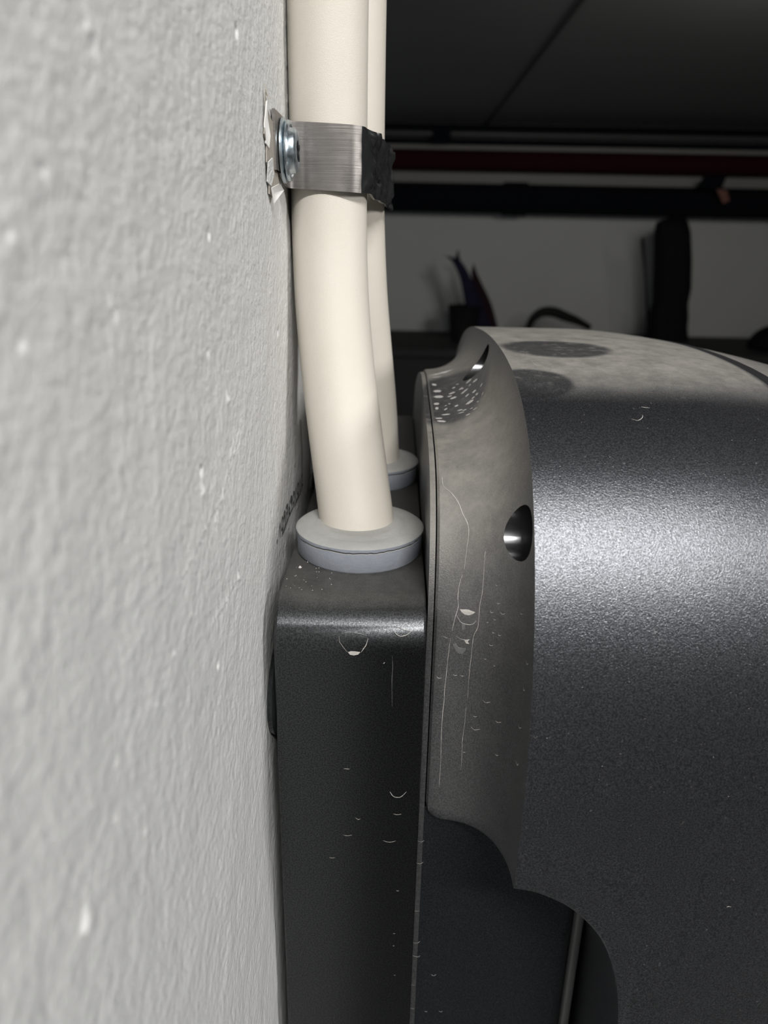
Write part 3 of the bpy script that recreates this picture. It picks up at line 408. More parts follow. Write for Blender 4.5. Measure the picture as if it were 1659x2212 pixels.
 ('l',.00007,3,[(0.03617,0.20136,-0.03104,0.00,-0.10,0.99),(0.03674,0.19771,-0.03142,0.00,-0.12,0.99),(0.03799,0.19660,-0.03155,0.00,-0.12,0.99),(0.03965,0.19634,-0.03159,0.00,-0.12,0.99)]),
 ('l',.00007,3,[(0.07909,0.12951,-0.14352,0.09,-1.00,-0.00),(0.07942,0.12954,-0.14334,0.09,-1.00,-0.00),(0.08023,0.12961,-0.14353,0.09,-1.00,-0.00)])]
MARKS_HOUSING = [
 ('l',9e-05,1,[(-0.00525,0.15545,-0.09058,0.00,-0.95,0.32),(-0.00567,0.15510,-0.09211,0.00,-0.98,0.20),(-0.00627,0.15503,-0.09311,0.00,-1.00,0.07),(-0.00686,0.15500,-0.09416,0.00,-1.00,0.00)]),
 ('l',4e-05,1,[(-0.01220,0.15559,-0.09018,0.00,-0.95,0.32),(-0.01211,0.15525,-0.09136,0.00,-0.98,0.20),(-0.01156,0.15508,-0.09227,0.00,-1.00,0.07),(-0.01065,0.15500,-0.09358,0.00,-1.00,0.00),(-0.01004,0.15494,-0.09422,-0.00,-1.00,-0.00)]),
 ('l',3e-05,1,[(-0.01146,0.15580,-0.08959,0.00,-0.90,0.44),(-0.00951,0.15598,-0.08923,0.00,-0.90,0.44),(-0.00739,0.15585,-0.08950,0.00,-0.90,0.44),(-0.00542,0.15565,-0.09001,0.00,-0.95,0.32)]),
 ('l',7e-05,1,[(0.00072,0.15634,-0.08850,0.00,-0.90,0.44),(0.00149,0.15589,-0.08942,0.00,-0.90,0.44),(0.00256,0.15569,-0.08989,0.00,-0.95,0.32),(0.00405,0.15585,-0.08949,0.00,-0.90,0.44),(0.00509,0.15626,-0.08867,0.00,-0.90,0.44)]),
 ('l',7e-05,1,[(0.00100,0.15684,-0.08775,0.00,-0.83,0.56),(0.00251,0.15661,-0.08809,0.00,-0.83,0.56),(0.00342,0.15638,-0.08844,0.00,-0.83,0.56),(0.00494,0.15626,-0.08867,0.00,-0.90,0.44)]),
 ('l',5e-05,2,[(0.00066,0.15500,-0.09497,0.00,-1.00,0.00),(0.00084,0.15500,-0.09848,0.00,-1.00,0.00),(0.00073,0.15500,-0.10204,0.00,-1.00,0.00),(0.00096,0.15500,-0.10931,0.00,-1.00,0.00)]),
 ('l',0.0001,1,[(0.00100,0.15500,-0.13564,0.00,-1.00,0.00),(0.00185,0.15500,-0.13704,0.00,-1.00,0.00),(0.00317,0.15500,-0.13740,0.00,-1.00,0.00),(0.00414,0.15500,-0.13695,0.00,-1.00,0.00),(0.00525,0.15500,-0.13549,0.00,-1.00,0.00)]),
 ('l',7e-05,1,[(0.00198,0.15500,-0.14282,0.00,-1.00,0.00),(0.00298,0.15500,-0.14307,0.00,-1.00,0.00),(0.00414,0.15500,-0.14286,0.00,-1.00,0.00)]),
 ('l',7e-05,1,[(-0.00796,0.15500,-0.14445,0.00,-1.00,0.00),(-0.00729,0.15500,-0.14505,0.00,-1.00,0.00),(-0.00662,0.15500,-0.14482,0.00,-1.00,0.00)]),
 ('l',7e-05,1,[(-0.01111,0.15500,-0.12865,0.00,-1.00,0.00),(-0.00950,0.15500,-0.12879,0.00,-1.00,0.00)]),
 ('l',7e-05,1,[(-0.00151,0.15500,-0.09714,0.00,-1.00,0.00),(-0.00106,0.15500,-0.09677,0.00,-1.00,0.00)]),
 ('b',0,1,[(-0.01004,0.15500,-0.09419,0.00,-1.00,0.00),(-0.00928,0.15500,-0.09389,0.00,-1.00,0.00),(-0.00822,0.15500,-0.09392,0.00,-1.00,0.00),(-0.00701,0.15500,-0.09409,0.00,-1.00,0.00),(-0.00761,0.15500,-0.09481,0.00,-1.00,0.00),(-0.00867,0.15500,-0.09509,0.00,-1.00,0.00),(-0.00958,0.15500,-0.09487,0.00,-1.00,0.00)]),
 ('l',.00006,1,[(-0.01138,0.15500,-0.15036,0.00,-1.00,0.00),(-0.01013,0.15500,-0.15070,0.00,-1.00,0.00),(-0.00887,0.15494,-0.15027,-0.00,-1.00,-0.00)]),
 ('l',.00006,1,[(0.00342,0.15500,-0.16949,0.00,-1.00,0.00),(0.00385,0.15500,-0.16960,0.00,-1.00,0.00),(0.00426,0.15500,-0.16947,0.00,-1.00,0.00)]),
 ('l',.00006,1,[(0.00292,0.15500,-0.18558,0.00,-1.00,0.00),(0.00325,0.15500,-0.18568,0.00,-1.00,0.00),(0.00358,0.15500,-0.18557,0.00,-1.00,0.00)]),
 ('l',.00006,1,[(0.00296,0.15500,-0.19039,0.00,-1.00,0.00),(0.00320,0.15500,-0.19046,0.00,-1.00,0.00),(0.00343,0.15500,-0.19038,0.00,-1.00,0.00)]),
 ('l',.00006,1,[(0.00354,0.15500,-0.20205,0.00,-1.00,0.00),(0.00381,0.15500,-0.20213,0.00,-1.00,0.00),(0.00408,0.15500,-0.20204,0.00,-1.00,0.00)]),
 ('l',.00006,1,[(-0.01505,0.15500,-0.15836,0.00,-1.00,0.00),(-0.01426,0.15500,-0.15857,0.00,-1.00,0.00),(-0.01346,0.15500,-0.15834,0.00,-1.00,0.00)]),
 ('l',.00006,1,[(-0.00053,0.15500,-0.15200,0.00,-1.00,0.00),(0.00121,0.15500,-0.15247,0.00,-1.00,0.00),(0.00293,0.15500,-0.15196,0.00,-1.00,0.00)])]
MARKS_LOWER = [
 ('l',.00006,1,[(0.00958,0.15982,-0.15445,-0.71,-0.71,0.00),(0.01012,0.15940,-0.15406,0.00,-1.00,0.00),(0.01066,0.15940,-0.15353,0.00,-1.00,0.00)]),
 ('l',.00006,1,[(0.00944,0.15996,-0.16235,-0.71,-0.71,0.00),(0.01004,0.15940,-0.16181,0.00,-1.00,0.00),(0.01064,0.15940,-0.16121,0.00,-1.00,0.00)]),
 ('l',.00006,1,[(0.00940,0.16000,-0.17241,-0.71,-0.71,0.00),(0.00967,0.15973,-0.17213,-0.71,-0.71,0.00),(0.00992,0.15948,-0.17159,-0.71,-0.71,0.00)]),
 ('l',.00006,1,[(0.00940,0.16057,-0.18102,-1.00,0.00,0.00),(0.00987,0.15953,-0.17987,-0.71,-0.71,0.00),(0.01037,0.15940,-0.17920,0.00,-1.00,0.00)]),
 ('l',.00006,1,[(0.00943,0.15997,-0.19234,-0.71,-0.71,0.00),(0.01011,0.15940,-0.19168,0.00,-1.00,0.00),(0.01081,0.15940,-0.19095,0.00,-1.00,0.00)]),
 ('l',.00006,1,[(0.00972,0.15968,-0.19702,-0.71,-0.71,0.00),(0.01013,0.15940,-0.19709,0.00,-1.00,0.00),(0.01061,0.15940,-0.19711,0.00,-1.00,0.00),(0.01108,0.15940,-0.19661,0.00,-1.00,0.00)]),
 ('l',.00006,1,[(0.01467,0.15940,-0.20412,0.00,-1.00,0.00),(0.01510,0.15940,-0.20454,0.00,-1.00,0.00),(0.01559,0.15940,-0.20456,0.00,-1.00,0.00),(0.01606,0.15940,-0.20406,0.00,-1.00,0.00)]),
 ('l',.00006,1,[(0.00965,0.15975,-0.20969,-0.71,-0.71,0.00),(0.01010,0.15940,-0.20872,0.00,-1.00,0.00)]),
 ('l',.00006,1,[(0.00979,0.15961,-0.21952,-0.71,-0.71,0.00),(0.01026,0.15940,-0.21870,0.00,-1.00,0.00)]),
 ('l',.00006,1,[(0.01333,0.15940,-0.21957,0.00,-1.00,0.00),(0.01356,0.15940,-0.21980,0.00,-1.00,0.00),(0.01381,0.15940,-0.21981,0.00,-1.00,0.00),(0.01405,0.15940,-0.21954,0.00,-1.00,0.00)]),
 ('l',.00006,1,[(0.01762,0.15940,-0.21935,0.00,-1.00,0.00),(0.01795,0.15940,-0.21968,0.00,-1.00,0.00),(0.01833,0.15940,-0.21970,0.00,-1.00,0.00),(0.01869,0.15940,-0.21930,0.00,-1.00,0.00)])]

def add_marks(bm, marks, off, shift=Vector((0, 0, 0))):
    """residue as thin raised ribbons and patches on the skin of a part"""
    for kind, hw, mi, pts in marks:
        if len(pts) < 2 or (kind == 'b' and len(pts) < 3): continue
        P = [Vector(p[:3]) for p in pts]; N = [Vector(p[3:]).normalized() for p in pts]
        if kind == 'b':
            c = sum(P, Vector())/len(P); n = sum(N, Vector()).normalized()
            cv = bm.verts.new(c+n*off*1.3-shift); vs = [bm.verts.new(p+q*off-shift) for p, q in zip(P, N)]
            for i in range(len(vs)): bm.faces.new((vs[i], vs[(i+1) % len(vs)], cv)).material_index = mi
            continue
        C = catmull([tuple(p) for p in P], 3); M_ = len(C); Ls, Rs = [], []
        for i, p in enumerate(C):
            t = i/(M_-1)*(len(N)-1); k = min(int(t), len(N)-2); n = N[k].lerp(N[k+1], t-k).normalized()
            d = (C[min(i+1, M_-1)]-C[max(i-1, 0)]).normalized(); s = d.cross(n).normalized()
            r = hw*(0.4+0.6*math.sin(math.pi*i/(M_-1)))*random.uniform(0.6, 1.25)
            Ls.append(bm.verts.new(p+n*off+s*r-shift)); Rs.append(bm.verts.new(p+n*off-s*r-shift))
        for i in range(M_-1): bm.faces.new((Ls[i], Ls[i+1], Rs[i+1], Rs[i])).material_index = mi
# ------------------------------------------------------------------ the wall box
BX0, BX1, BYN, BZT, BR = -0.0280, 0.0088, 0.155, -0.0835, 0.0115
wb = thing('wall_box', (-0.028, 0.155, -0.34), 'dark metallic rounded box bolted to the grey wall, filling the lower right', 'wall box')
# rear housing
prof = []
for k in range(13):
    a = math.pi/2*k/12; prof.append((BYN+BR-BR*math.cos(a), BZT-BR+BR*math.sin(a)))
prof = [(BYN, -0.34)] + [(BYN, -0.34+0.02*i) for i in range(1, 12)] + prof + [(0.30, BZT), (0.36, BZT), (0.38, BZT-0.02), (0.38, -0.34)]
bm = bmesh.new()
er = 0.0007
loops = []
cy, cz = 0.26, -0.2
for x, ins in ((BX0, er), (BX0+er*0.3, er*0.3), (BX0+er, 0), (BX1-er, 0), (BX1-er*0.3, er*0.3), (BX1, er)):
    loops.append([(x, y+(ins if y < cy else -ins), z-(ins if z > -0.1 else 0)) for y, z in prof])
loft(bm, loops)
add_marks(bm, MARKS_HOUSING, 0.00006)
# crumbs on the top and shoulder
topz = lambda u, v: Vector((u, v, BZT+0.00008))
for k in range(34):
    u = random.uniform(BX0+.001, BX0+0.016); v = random.uniform(0.166, 0.182); r = random.uniform(.00006, .00016)
    if k == 0: u, v, r = BX0+0.0035, 0.1795, 0.0006
    if k == 1: u, v, r = BX0+0.0052, 0.1830, 0.0003
    n6 = 6; vs = [bm.verts.new((u+r*math.cos(6.28*i/n6)*random.uniform(.7, 1.2), v+r*math.sin(6.28*i/n6), BZT+0.00003)) for i in range(n6)]
    t_ = bm.verts.new((u, v, BZT+r*0.9))
    for i in range(n6): bm.faces.new((vs[i], vs[(i+1) % n6], t_)).material_index = 3
M['crumb'] = plain('plaster_crumb', (0.62, 0.61, 0.58), 0.9)
new_obj('rear_housing', bm, [M['housing'], M['mark'], M['faint'], M['crumb']], wb, smooth=30)

# cover: cove between back rim (A) and ridge (B), then the big rounded shell
PB = [(.1294,None),(.1288,-.125),(.1290,-.110),(.1308,-.094),(.1345,-.0795),(.1403,-.0660),(.1482,-.0540),(.1578,-.0447),(.170,-.0378),(.188,-.0328),(.213,-.0302),(.245,-.0298),(.280,-.0315),(.315,-.0350),(.350,-.0430),(.385,-.0600),(.405,-.0900),(.405,None)]
PA = [(.1600,None),(.1600,-.132),(.1600,-.115),(.1601,-.099),(.1606,-.0855),(.1626,-.0750),(.1665,-.0660),(.1725,-.0598),(.181,-.0550),(.194,-.0520),(.213,-.0500),(.240,-.0482),(.272,-.0465),(.300,-.0505),(.33,-.058),(.36,-.070),(.380,-.095),(.380,None)]
def section(P, zb, x, inset=0.0, rise=0.0):
    q = [(y, zb if z is None else z) for y, z in P]
    n = 7
    body = catmull([(0, y, z) for y, z in q[1:-1]], n)
    pts = [Vector((0, q[0][0], zb)), Vector((0, q[0][0], zb))]
    e = 0.0011
    out = [Vector((0, q[0][0]+e, zb-0.0)), Vector((0, q[0][0]+e*0.3, zb+e*0.3)), Vector((0, q[0][0], zb+e))]
    a = q[1][1]
    if zb+e > a-0.002: body0 = [p for p in body]; 
    for k in range(1, 6): out.append(Vector((0, q[0][0]+(q[1][0]-q[0][0])*k/6, (zb+e)+(a-(zb+e))*k/6)))
    out += body
    b = q[-2][1]
    for k in range(1, 6): out.append(Vector((0, q[-2][0], b+(zb-b)*k/6)))
    out.append(Vector((0, q[-1][0], zb)))
    cyy, czz = 0.26, -0.15
    res = []
    for p in out:
        y, z = p.y, p.z
        if inset:
            y += inset*(1 if y < cyy-0.04 else (-1 if y > cyy+0.04 else 0)) * (0.0 if z > -0.06 else min(1, (-0.06-z)/0.03))
            if z > -0.12: z -= inset*min(1, (z+0.12)/0.05)
        res.append(Vector((x, y, z)))
    return res
XA, XB, XE = 0.0108, 0.0299, 0.0980
Wd = XB-XA
loops = []; cove_n = 26
def zbA(x):
    zl = -0.1497 + 0.0092*((x-XA)/Wd)**1.6
    d = x-XA
    if d < 0.0055: zl += 0.0055-math.sqrt(max(0, 0.0055**2-(0.0055-d)**2))
    return zl
sA = [0.0, 0.0006]+[Wd*math.sin(math.pi/2*k/cove_n) for k in range(1, cove_n+1)]
th = [0.0]+[math.asin(max(0, min(1, s/Wd))) for s in sA[1:]]
for k, (s, t) in enumerate(zip(sA, th)):
    f = 1-math.cos(t); zb = zbA(XA+s)
    a, b = section(PA, zb, XA+s), section(PB, zb, XA+s)
    l = [p.lerp(q, f) for p, q in zip(a, b)]
    if k == 0: l = [Vector((XA, p.y+(0.0005 if p.y < 0.25 else -0.0005), p.z-(0.0005 if p.z > -0.12 else 0))) for p in l]
    loops.append(l)
ncove = len(loops)
CUT = catmull([(.0299,-.1405,0),(.0340,-.1412,0),(.0375,-.1425,0),(.0420,-.1449,0),(.0460,-.1482,0),(.0505,-.1535,0),(.0540,-.1600,0),(.0568,-.1690,0),(.0588,-.1800,0),(.0600,-.1960,0),(.0606,-.230,0),(.0610,-.262,0)], 3)
for p in CUT[1:]: loops.append(section(PB, p.y, p.x+0.0003 if p.x == XB else p.x))
def shrink(x): return 0.0 if x < 0.066 else 0.0125*((x-0.066)/0.075)**1.7
for x in [0.063, 0.068, 0.074, 0.079, 0.084, 0.088, 0.092, 0.095, 0.0968, 0.0977, 0.0980]:
    d = shrink(x)
    if x > 0.0972: d += (0.0002 if x < 0.0979 else 0.0006)
    loops.append(section(PB, -0.30 if x > 0.064 else -0.28, x, inset=d))
bm = bmesh.new()
loft(bm, loops, mif=lambda a: 1 if a < ncove-1 else 0)
cover = new_obj('cover', bm, [M['cover'], M['cove'], M['bore'], M['mark'], M['faint'], M['streak']], wb, smooth=28)
# screw holes drilled through the rim from the wall side
def cut(target, c, r, x0, x1):
    b2 = bmesh.new(); lathe(b2, [(r, x0), (r, x1), (r*0.55, x1+0.003)], (0, c[0], c[1]), 'x', 48)
    k = new_obj('bore_cutter', b2, [M['cover'], M['cove'], M['bore']], wb, smooth=40)
    for p in k.data.polygons: p.material_index = 2
    md = target.modifiers.new('b', 'BOOLEAN'); md.object = k; md.operation = 'DIFFERENCE'; md.solver = 'EXACT'
    dg = bpy.context.evaluated_depsgraph_get(); me = bpy.data.meshes.new_from_object(target.evaluated_get(dg))
    target.modifiers.clear(); target.data = me; bpy.data.objects.remove(k)
bpy.context.view_layer.update()
cut(cover, (0.1525, -0.0612), 0.0063, 0.004, 0.050)
cut(cover, (0.2450, -0.0385), 0.0060, 0.004, 0.050)
cover.data.set_sharp_from_angle(angle=math.radians(28))
bm = bmesh.new(); bm.from_mesh(cover.data)
INV = Matrix.Translation(-Vector(wb.location))
add_marks(bm, MARKS_COVER, 0.00009, wb.location)
# small specks and hairs on the shell
SB = catmull([(0, y, z) for y, z in PB if z is not None], 7)
def shell(x, i, off=0.00006):
    i = max(0, min(len(SB)-1.001, i)); a, b = SB[int(i)], SB[int(i)+1]; p = a.lerp(b, i-int(i)); d = b-a
    nrm = Vector((0, -d.z, d.y)).normalized(); nrm = -nrm if nrm.y > 0 and nrm.z < 0 else nrm
    if nrm.z < 0 or (abs(nrm.z) < .2 and nrm.y > 0): nrm = -nrm
    return INV @ (Vector((x, p.y, p.z)) + nrm*off)
for k in range(70):
    x = random.uniform(.032, .09); i = random.uniform(6, 62); r = random.uniform(.00005, .00013)
    vs = [bm.verts.new(shell(x+r*math.cos(1.57*q), i+r*250*math.sin(1.57*q))) for q in range(4)]
    bm.faces.new(vs).material_index = 3
bm.to_mesh(cover.data); bm.free()

# dark gasket in the seam and the front bezel beyond it
def ringloops(xs, f): return [section(PB, -0.30, x, inset=f(x)) for x in xs]
bm = bmesh.new(); loft(bm, ringloops([0.0970, 0.1010], lambda x: 0.0032)); new_obj('seam_gasket', bm, M['gap'], wb, smooth=28)
bm = bmesh.new()
fx = lambda x: shrink(x) + (0.0006 if x < 0.0997 else 0) + (0.012*((x-0.145)/0.02)**2 if x > 0.145 else 0)
loft(bm, ringloops([0.0996, 0.1000, 0.103, 0.107, 0.112, 0.118, 0.125, 0.132, 0.140, 0.148, 0.155, 0.162, 0.168, 0.170], fx)); new_obj('front_bezel', bm, M['cover'], wb, smooth=28)
# thin back plate of the cover seen between housing and cove
bm = bmesh.new()
prf = section(PA, -0.300, 0)
loops = [[Vector((x, p.y+(0.0006 if p.y < .25 else -0.0006), p.z-(0.0010 if p.z > -0.12 else 0))) for p in prf] for x in (0.0091, 0.0105)]
loft(bm, loops)
new_obj('back_plate', bm, M['cove'], wb, smooth=28)
# lower body showing in the scooped cut-out
bm = bmesh.new()
yn = 0.1622; pts = [(0.0094, yn), (0.0100, yn-0.0006)]
pts += [(0.0100+(0.0525-0.0100)*k/8, yn-0.0006) for k in range(1, 9)]
pts += [(0.0525+0.0045*math.sin(math.pi/2*k/8), yn-0.0006+0.0045*(1-math.cos(math.pi/2*k/8))) for k in range(1, 9)]
pts += [(0.057, 0.20), (0.0094, 0.20)]
loft(bm, [[Vector((x, y, z)) for x, y in pts] for z in (-0.300, -0.25, -0.2, -0.16, -0.146)])
add_marks(bm, MARKS_LOWER, 0.00232)
new_obj('lower_body', bm, [M['lower'], M['mark']], wb, smooth=30)
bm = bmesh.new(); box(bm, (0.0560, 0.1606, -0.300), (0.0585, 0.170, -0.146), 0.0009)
new_obj('edge_highlight', bm, plain('matt_grey_edge_highlight', (0.07, 0.07, 0.07), 0.5), wb, smooth=40)  # added paler strip imitating light caught on the rounded edge
# inner rib right of it with a pale drip
bm = bmesh.new(); box(bm, (0.0575, 0.190, -0.300), (0.105, 0.36, -0.145), 0.002)
new_obj('inner_rib', bm, M['lower'], wb)
# bolts holding the housing off the wall
for k, z in enumerate((-0.1146, -0.262)):
    bm = bmesh.new(); lathe(bm, [(0.0095, -0.0001), (0.0118, 0.0004), (0.0122, 0.0015), (0.0115, 0.0026), (0.0085, 0.0034)], (XW, 0.1695, z), 'x', 64)
    new_obj('wall_spacer', bm, M['plastic'], wb, smooth=50)

# ------------------------------------------------------------------ grommets (parts of the box)
def grommet(cx, cy, r, seed):
    bm = bmesh.new(); z0 = BZT
    def rag(a, i):
        return 0.00030*noise.noise(Vector((math.cos(a)*4, math.sin(a)*4, seed)))+0.00022*noise.noise(Vector((math.cos(a)*15, math.sin(a)*15, seed+3))) if i in (3, 4, 5) else 0
    lathe(bm, [(0.011, 0), (r-0.0006, 0), (r-0.0001, 0.0006), (r, 0.0056), (r-0.0013, 0.0059), (r+0.0002, 0.0062), (r+0.0003, 0.0070), (r-0.0004, 0.0075), (r-0.004, 0.0077), (0.0125, 0.0076), (0.0112, 0.0082), (0.0104, 0.0080)],
          (cx, cy, z0), 'z', 120, rag)
    o = new_obj('rubber_grommet', bm, M['rubber'], wb, smooth=50)
    return o
grommet(-0.0092, 0.1935, 0.0176, 1.0)
grommet(-0.0085, 0.2590, 0.0170, 9.0)

# ------------------------------------------------------------------ cables
def un(px, py, Y):
    d = F_ + R_*((px-829.5)/1598) - U_*((py-1106)/1598); return d*(Y/d.y)
c1 = [(0, 0, 0)]
def cable(name, pts, r, label):
    bm = bmesh.new(); P = catmull(pts, 10); tube(bm, P, r, 72)
    o = new_obj(name, bm, M['cable'], smooth=60)
    return tag(o, label, 'cable')
CR = 0.0106
C1 = [(-.0200,.2255,.76),(-.0200,.2255,.30),(-.0200,.2255,.10),(-.0202,.2255,.045),(-.0201,.2250,.018),(-.0199,.2235,.000),(-.0190,.2200,-.018),(-.0170,.2145,-.036),(-.0144,.2080,-.053),(-.0118,.2015,-.068),(-.0100,.1965,-.079),(-.0092,.1945,-.088)]
C2 = [(-.0160,.2480,.76),(-.0160,.2480,.30),(-.0160,.2480,.10),(-.0160,.2480,.045),(-.0158,.2480,.018),(-.0154,.2485,.002),(-.0142,.2500,-.018),(-.0124,.2530,-.036),(-.0106,.2560,-.053),(-.0094,.2580,-.068),(-.0087,.2590,-.079),(-.0085,.2592,-.088)]
cable('cable', C1, CR, 'thick cream cable in front, nearest the camera, bending into the front rubber grommet')
cable('cable', C2, CR, 'cream cable partly hidden behind the front one, running to the rear grommet')

# ------------------------------------------------------------------ strap clamp with screw
cl = thing('strap_clamp', (XW, 0.2042, 0.011), 'bare steel strap clamp screwed to the wall, holding both cream cables', 'clamp')
path = [(XW+.0008,.1935),(XW+.0008,.2000),(XW+.0008,.2080),(XW+.0010,.2118),(XW+.0024,.2134),(XW+.0050,.2136),(-.0240,.2134),(-.0205,.2132),(-.0165,.2131),(-.0130,.2137),(-.0104,.2158),(-.0086,.2195),(-.0074,.2250),(-.0060,.2310),(-.0045,.2380),(-.0038,.2450),(-.0040,.2520),(-.0064,.2570),(-.0110,.2600),(-.0180,.2610),(-.0270,.2612),(XW+.0008,.2625),(XW+.0006,.2660),(XW+.0006,.2800)]
P = catmull([(x, y, 0) for x, y in path], 14); NZ = 22; th_ = 0.0007
def strap_v(p, nrm, h, arc, out):
    z = 0.0192 + (h-0.5)*0.0160 - 0.0008*min(1, max(0, (p.x+0.029)/0.02)) - (0.0028*max(0, min(1, (p.y-0.216)/0.03)))
    q = Vector((p.x, p.y, z)) + nrm*(th_/2*out)
    cr = max(0, min(1, (p.y-0.2145)/0.006)) * (1 if p.x > -0.02 else 0)
    if cr:
        e = noise.noise(Vector((arc*170, h*3.2, 3.0)))*0.0022 + noise.noise(Vector((arc*420, h*7, 7)))*0.0005
        q += nrm*abs(e)*cr; q.z += noise.noise(Vector((arc*130, 2.0, 1.0)))*0.0012*cr*(h-0.5)*2
    if p.y < 0.213 and h < 0.25:  # rounded lower tab corner
        q.z += 0.003*((0.25-h)/0.25)**2*max(0, min(1, (0.213-p.y)/0.012))
    return q
bm = bmesh.new(); loops = []; arc = 0
for i, p in enumerate(P):
    d = (P[min(i+1, len(P)-1)]-P[max(i-1, 0)]); d = Vector((d.x, d.y, 0)).normalized(); nrm = Vector((d.y, -d.x, 0))
    if i: arc += (P[i]-P[i-1]).length
    loops.append([strap_v(p, nrm, k/NZ, arc, 1) for k in range(NZ+1)] + [strap_v(p, nrm, k/NZ, arc, -1) for k in range(NZ, -1, -1)])
IB = next(i for i, p in enumerate(P) if p.y > 0.2150 and p.x > -0.02)
loft(bm, loops, mif=lambda a: 1 if a > IB else 0)
new_obj('strap', bm, [M['strap'], M['black_lacquer']], cl, smooth=45)
SC = (XW, 0.2035, 0.0192)
bm = bmesh.new(); lathe(bm, [(0.0034, .0013), (0.0069, .0013), (0.0074, .0015), (0.0074, .0020), (0.0071, .0022), (0.0040, .0023)], SC, 'x', 72); new_obj('washer', bm, M['zinc'], cl, smooth=40)
bm = bmesh.new(); lathe(bm, [(0.0030, .0022), (0.0064, .0023), (0.0069, .0026), (0.0070, .0030), (0.0067, .0034), (0.0060, .0035), (0.0056, .0031), (0.0053, .0034), (0.0051, .0046), (0.0046, .0050), (0.0030, .0052), (0.0020, .0050), (0.0010, .0040)], SC, 'x', 72)
scr = new_obj('screw', bm, M['zinc'], cl, smooth=40)
bm = bmesh.new()
for a in (0.4, 0.4+math.pi/2):
    b = bmesh.new()
for k in range(4):
    a = 0.5+k*math.pi/2; u = Vector((0, math.cos(a), math.sin(a))); v = Vector((0, -math.sin(a), math.cos(a))); c0 = Vector((XW+.00535, SC[1], SC[2]))
    q = [c0+u*.0003-v*.0004, c0+u*.0024-v*.0005, c0+u*.0024+v*.0005, c0+u*.0003+v*.0004]
    loft(bm, [q, [p+Vector((-.0010, 0, 0)) for p in q]])
new_obj('cross_recess', bm, M['gap'], scr)

# ------------------------------------------------------------------ garage behind
YB = 6.0; ZC = 0.76; ZF = -1.60
M['bwall'] = plain('grey_painted_render', (0.50, 0.50, 0.475), 0.8, 0, 0.06, 2)
M['band'] = plain('shaded_upper_wall', (0.27, 0.265, 0.255), 0.85, 0, 0.1, 3)
M['ceil'] = plain('dark_concrete_ceiling', (0.16, 0.16, 0.16), 0.9, 0, 0.1, 2)
M['floor'] = plain('grey_screed', (0.16, 0.16, 0.155), 0.7, 0, 0.15, 3)
def sbox(name, lo, hi, m):
    bm = bmesh.new(); box(bm, lo, hi); return struct(new_obj(name, bm, m, smooth=None))
sbox('wall_back', (-3.0, YB, ZF), (5.0, YB+0.2, ZC), M['bwall'])
sbox('wall_right', (5.0, -5.0, ZF), (5.2, YB+0.2, ZC), M['bwall'])
sbox('wall_front', (-3.0, -5.0, ZF), (5.0, -4.8, ZC), M['bwall'])
sbox('floor', (-3.0, -5.0, ZF-0.1), (5.2, YB+0.2, ZF), M['floor'])
sbox('ceiling', (-3.0, -5.0, ZC), (5.2, YB+0.2, ZC+0.15), M['ceil'])
sbox('shade_band', (-3.0, YB-0.06, 0.20), (5.0, YB, ZC), M['band'])  # added band: shade on the upper wall put into a darker colour
# slab joint on the ceiling
bm = bmesh.new(); box(bm, (0.585, 0.2, ZC-0.004), (0.605, YB-0.06, ZC)); struct(new_obj('trim_2', bm, plain('joint_mastic', (0.03, 0.03, 0.03), 0.9), smooth=None))
def xpipe(name, y, z, r, m, label, cat='pipe', x0=-1.2, x1=4.6, dz=0.0):
    bm = bmesh.new(); tube(bm, [(x0+(x1-x0)*k/12, y, z+dz*(k/12-0.2)) for k in range(13)], r, 24)
    return tag(new_obj(name, bm, m, smooth=50), label, cat)
def brow(r, Y=5.85): return un(1200, r, Y).z
M['pblack'] = plain('black_pipe_lagging', (0.004, 0.005, 0.008), 0.95, 0, 0.3, 8, spec=0.15)
M['pred'] = plain('dark_red_pipe_paint', (0.026, 0.003, 0.006), 0.9, 0, 0.2, 8, spec=0.15)
M['pgrey'] = plain('dull_grey_conduit', (0.06, 0.06, 0.06), 0.5, 0, 0.2, 8)
xpipe('conduit', 5.86, 0.728, 0.020, M['pblack'], 'thin black conduit running just under the ceiling, highest of the far pipes')
xpipe('conduit', 5.86, 0.684, 0.018, M['pgrey'], 'thin dull grey conduit between two black ones on the far wall')
xpipe('conduit', 5.86, 0.637, 0.018, M['pblack'], 'thin black conduit just above the dark red pipe')
p = xpipe('sprinkler_pipe', 5.84, 0.512, 0.070, M['pred'], 'dark red horizontal pipe on the far wall')
lag = thing('drain_pipe', (1.0, 5.80, 0.235), 'thick black horizontal pipe below the red one on the far wall', 'pipe')
bm = bmesh.new(); tube(bm, [(-1.2+5.8*k/12, 5.80, 0.262) for k in range(13)], 0.100, 28); new_obj('pipe_run', bm, M['pblack'], lag, smooth=50)
for x in (0.82, 2.78):
    bm = bmesh.new(); tube(bm, [(x-0.085, 5.80, 0.262), (x+0.085, 5.80, 0.262)], 0.112, 28); box(bm, (x-0.02, 5.90, 0.24), (x+0.02, 5.939, 0.28)); new_obj('pipe_collar', bm, M['pblack'], lag, smooth=50)
bm = bmesh.new(); tube(bm, [(0.28, 5.80, 0.66), (0.28, 5.80, 0.70)], 0.012, 12); box(bm, (0.22, 5.79, 0.615), (0.34, 5.835, 0.73), 0.005)
tag(new_obj('pipe_bracket', bm, M['pblack'], smooth=40), 'small black bracket clipping the thin conduits beside the cream cable', 'bracket')
hg = thing('pipe_hanger', (2.15, 5.64, 0.25), 'black slanted hanger with a reddish tag between red and black pipes', 'bracket')
bm = bmesh.new(); q = [(2.06, .345), (2.21, .345), (2.23, .425), (2.10, .425)]
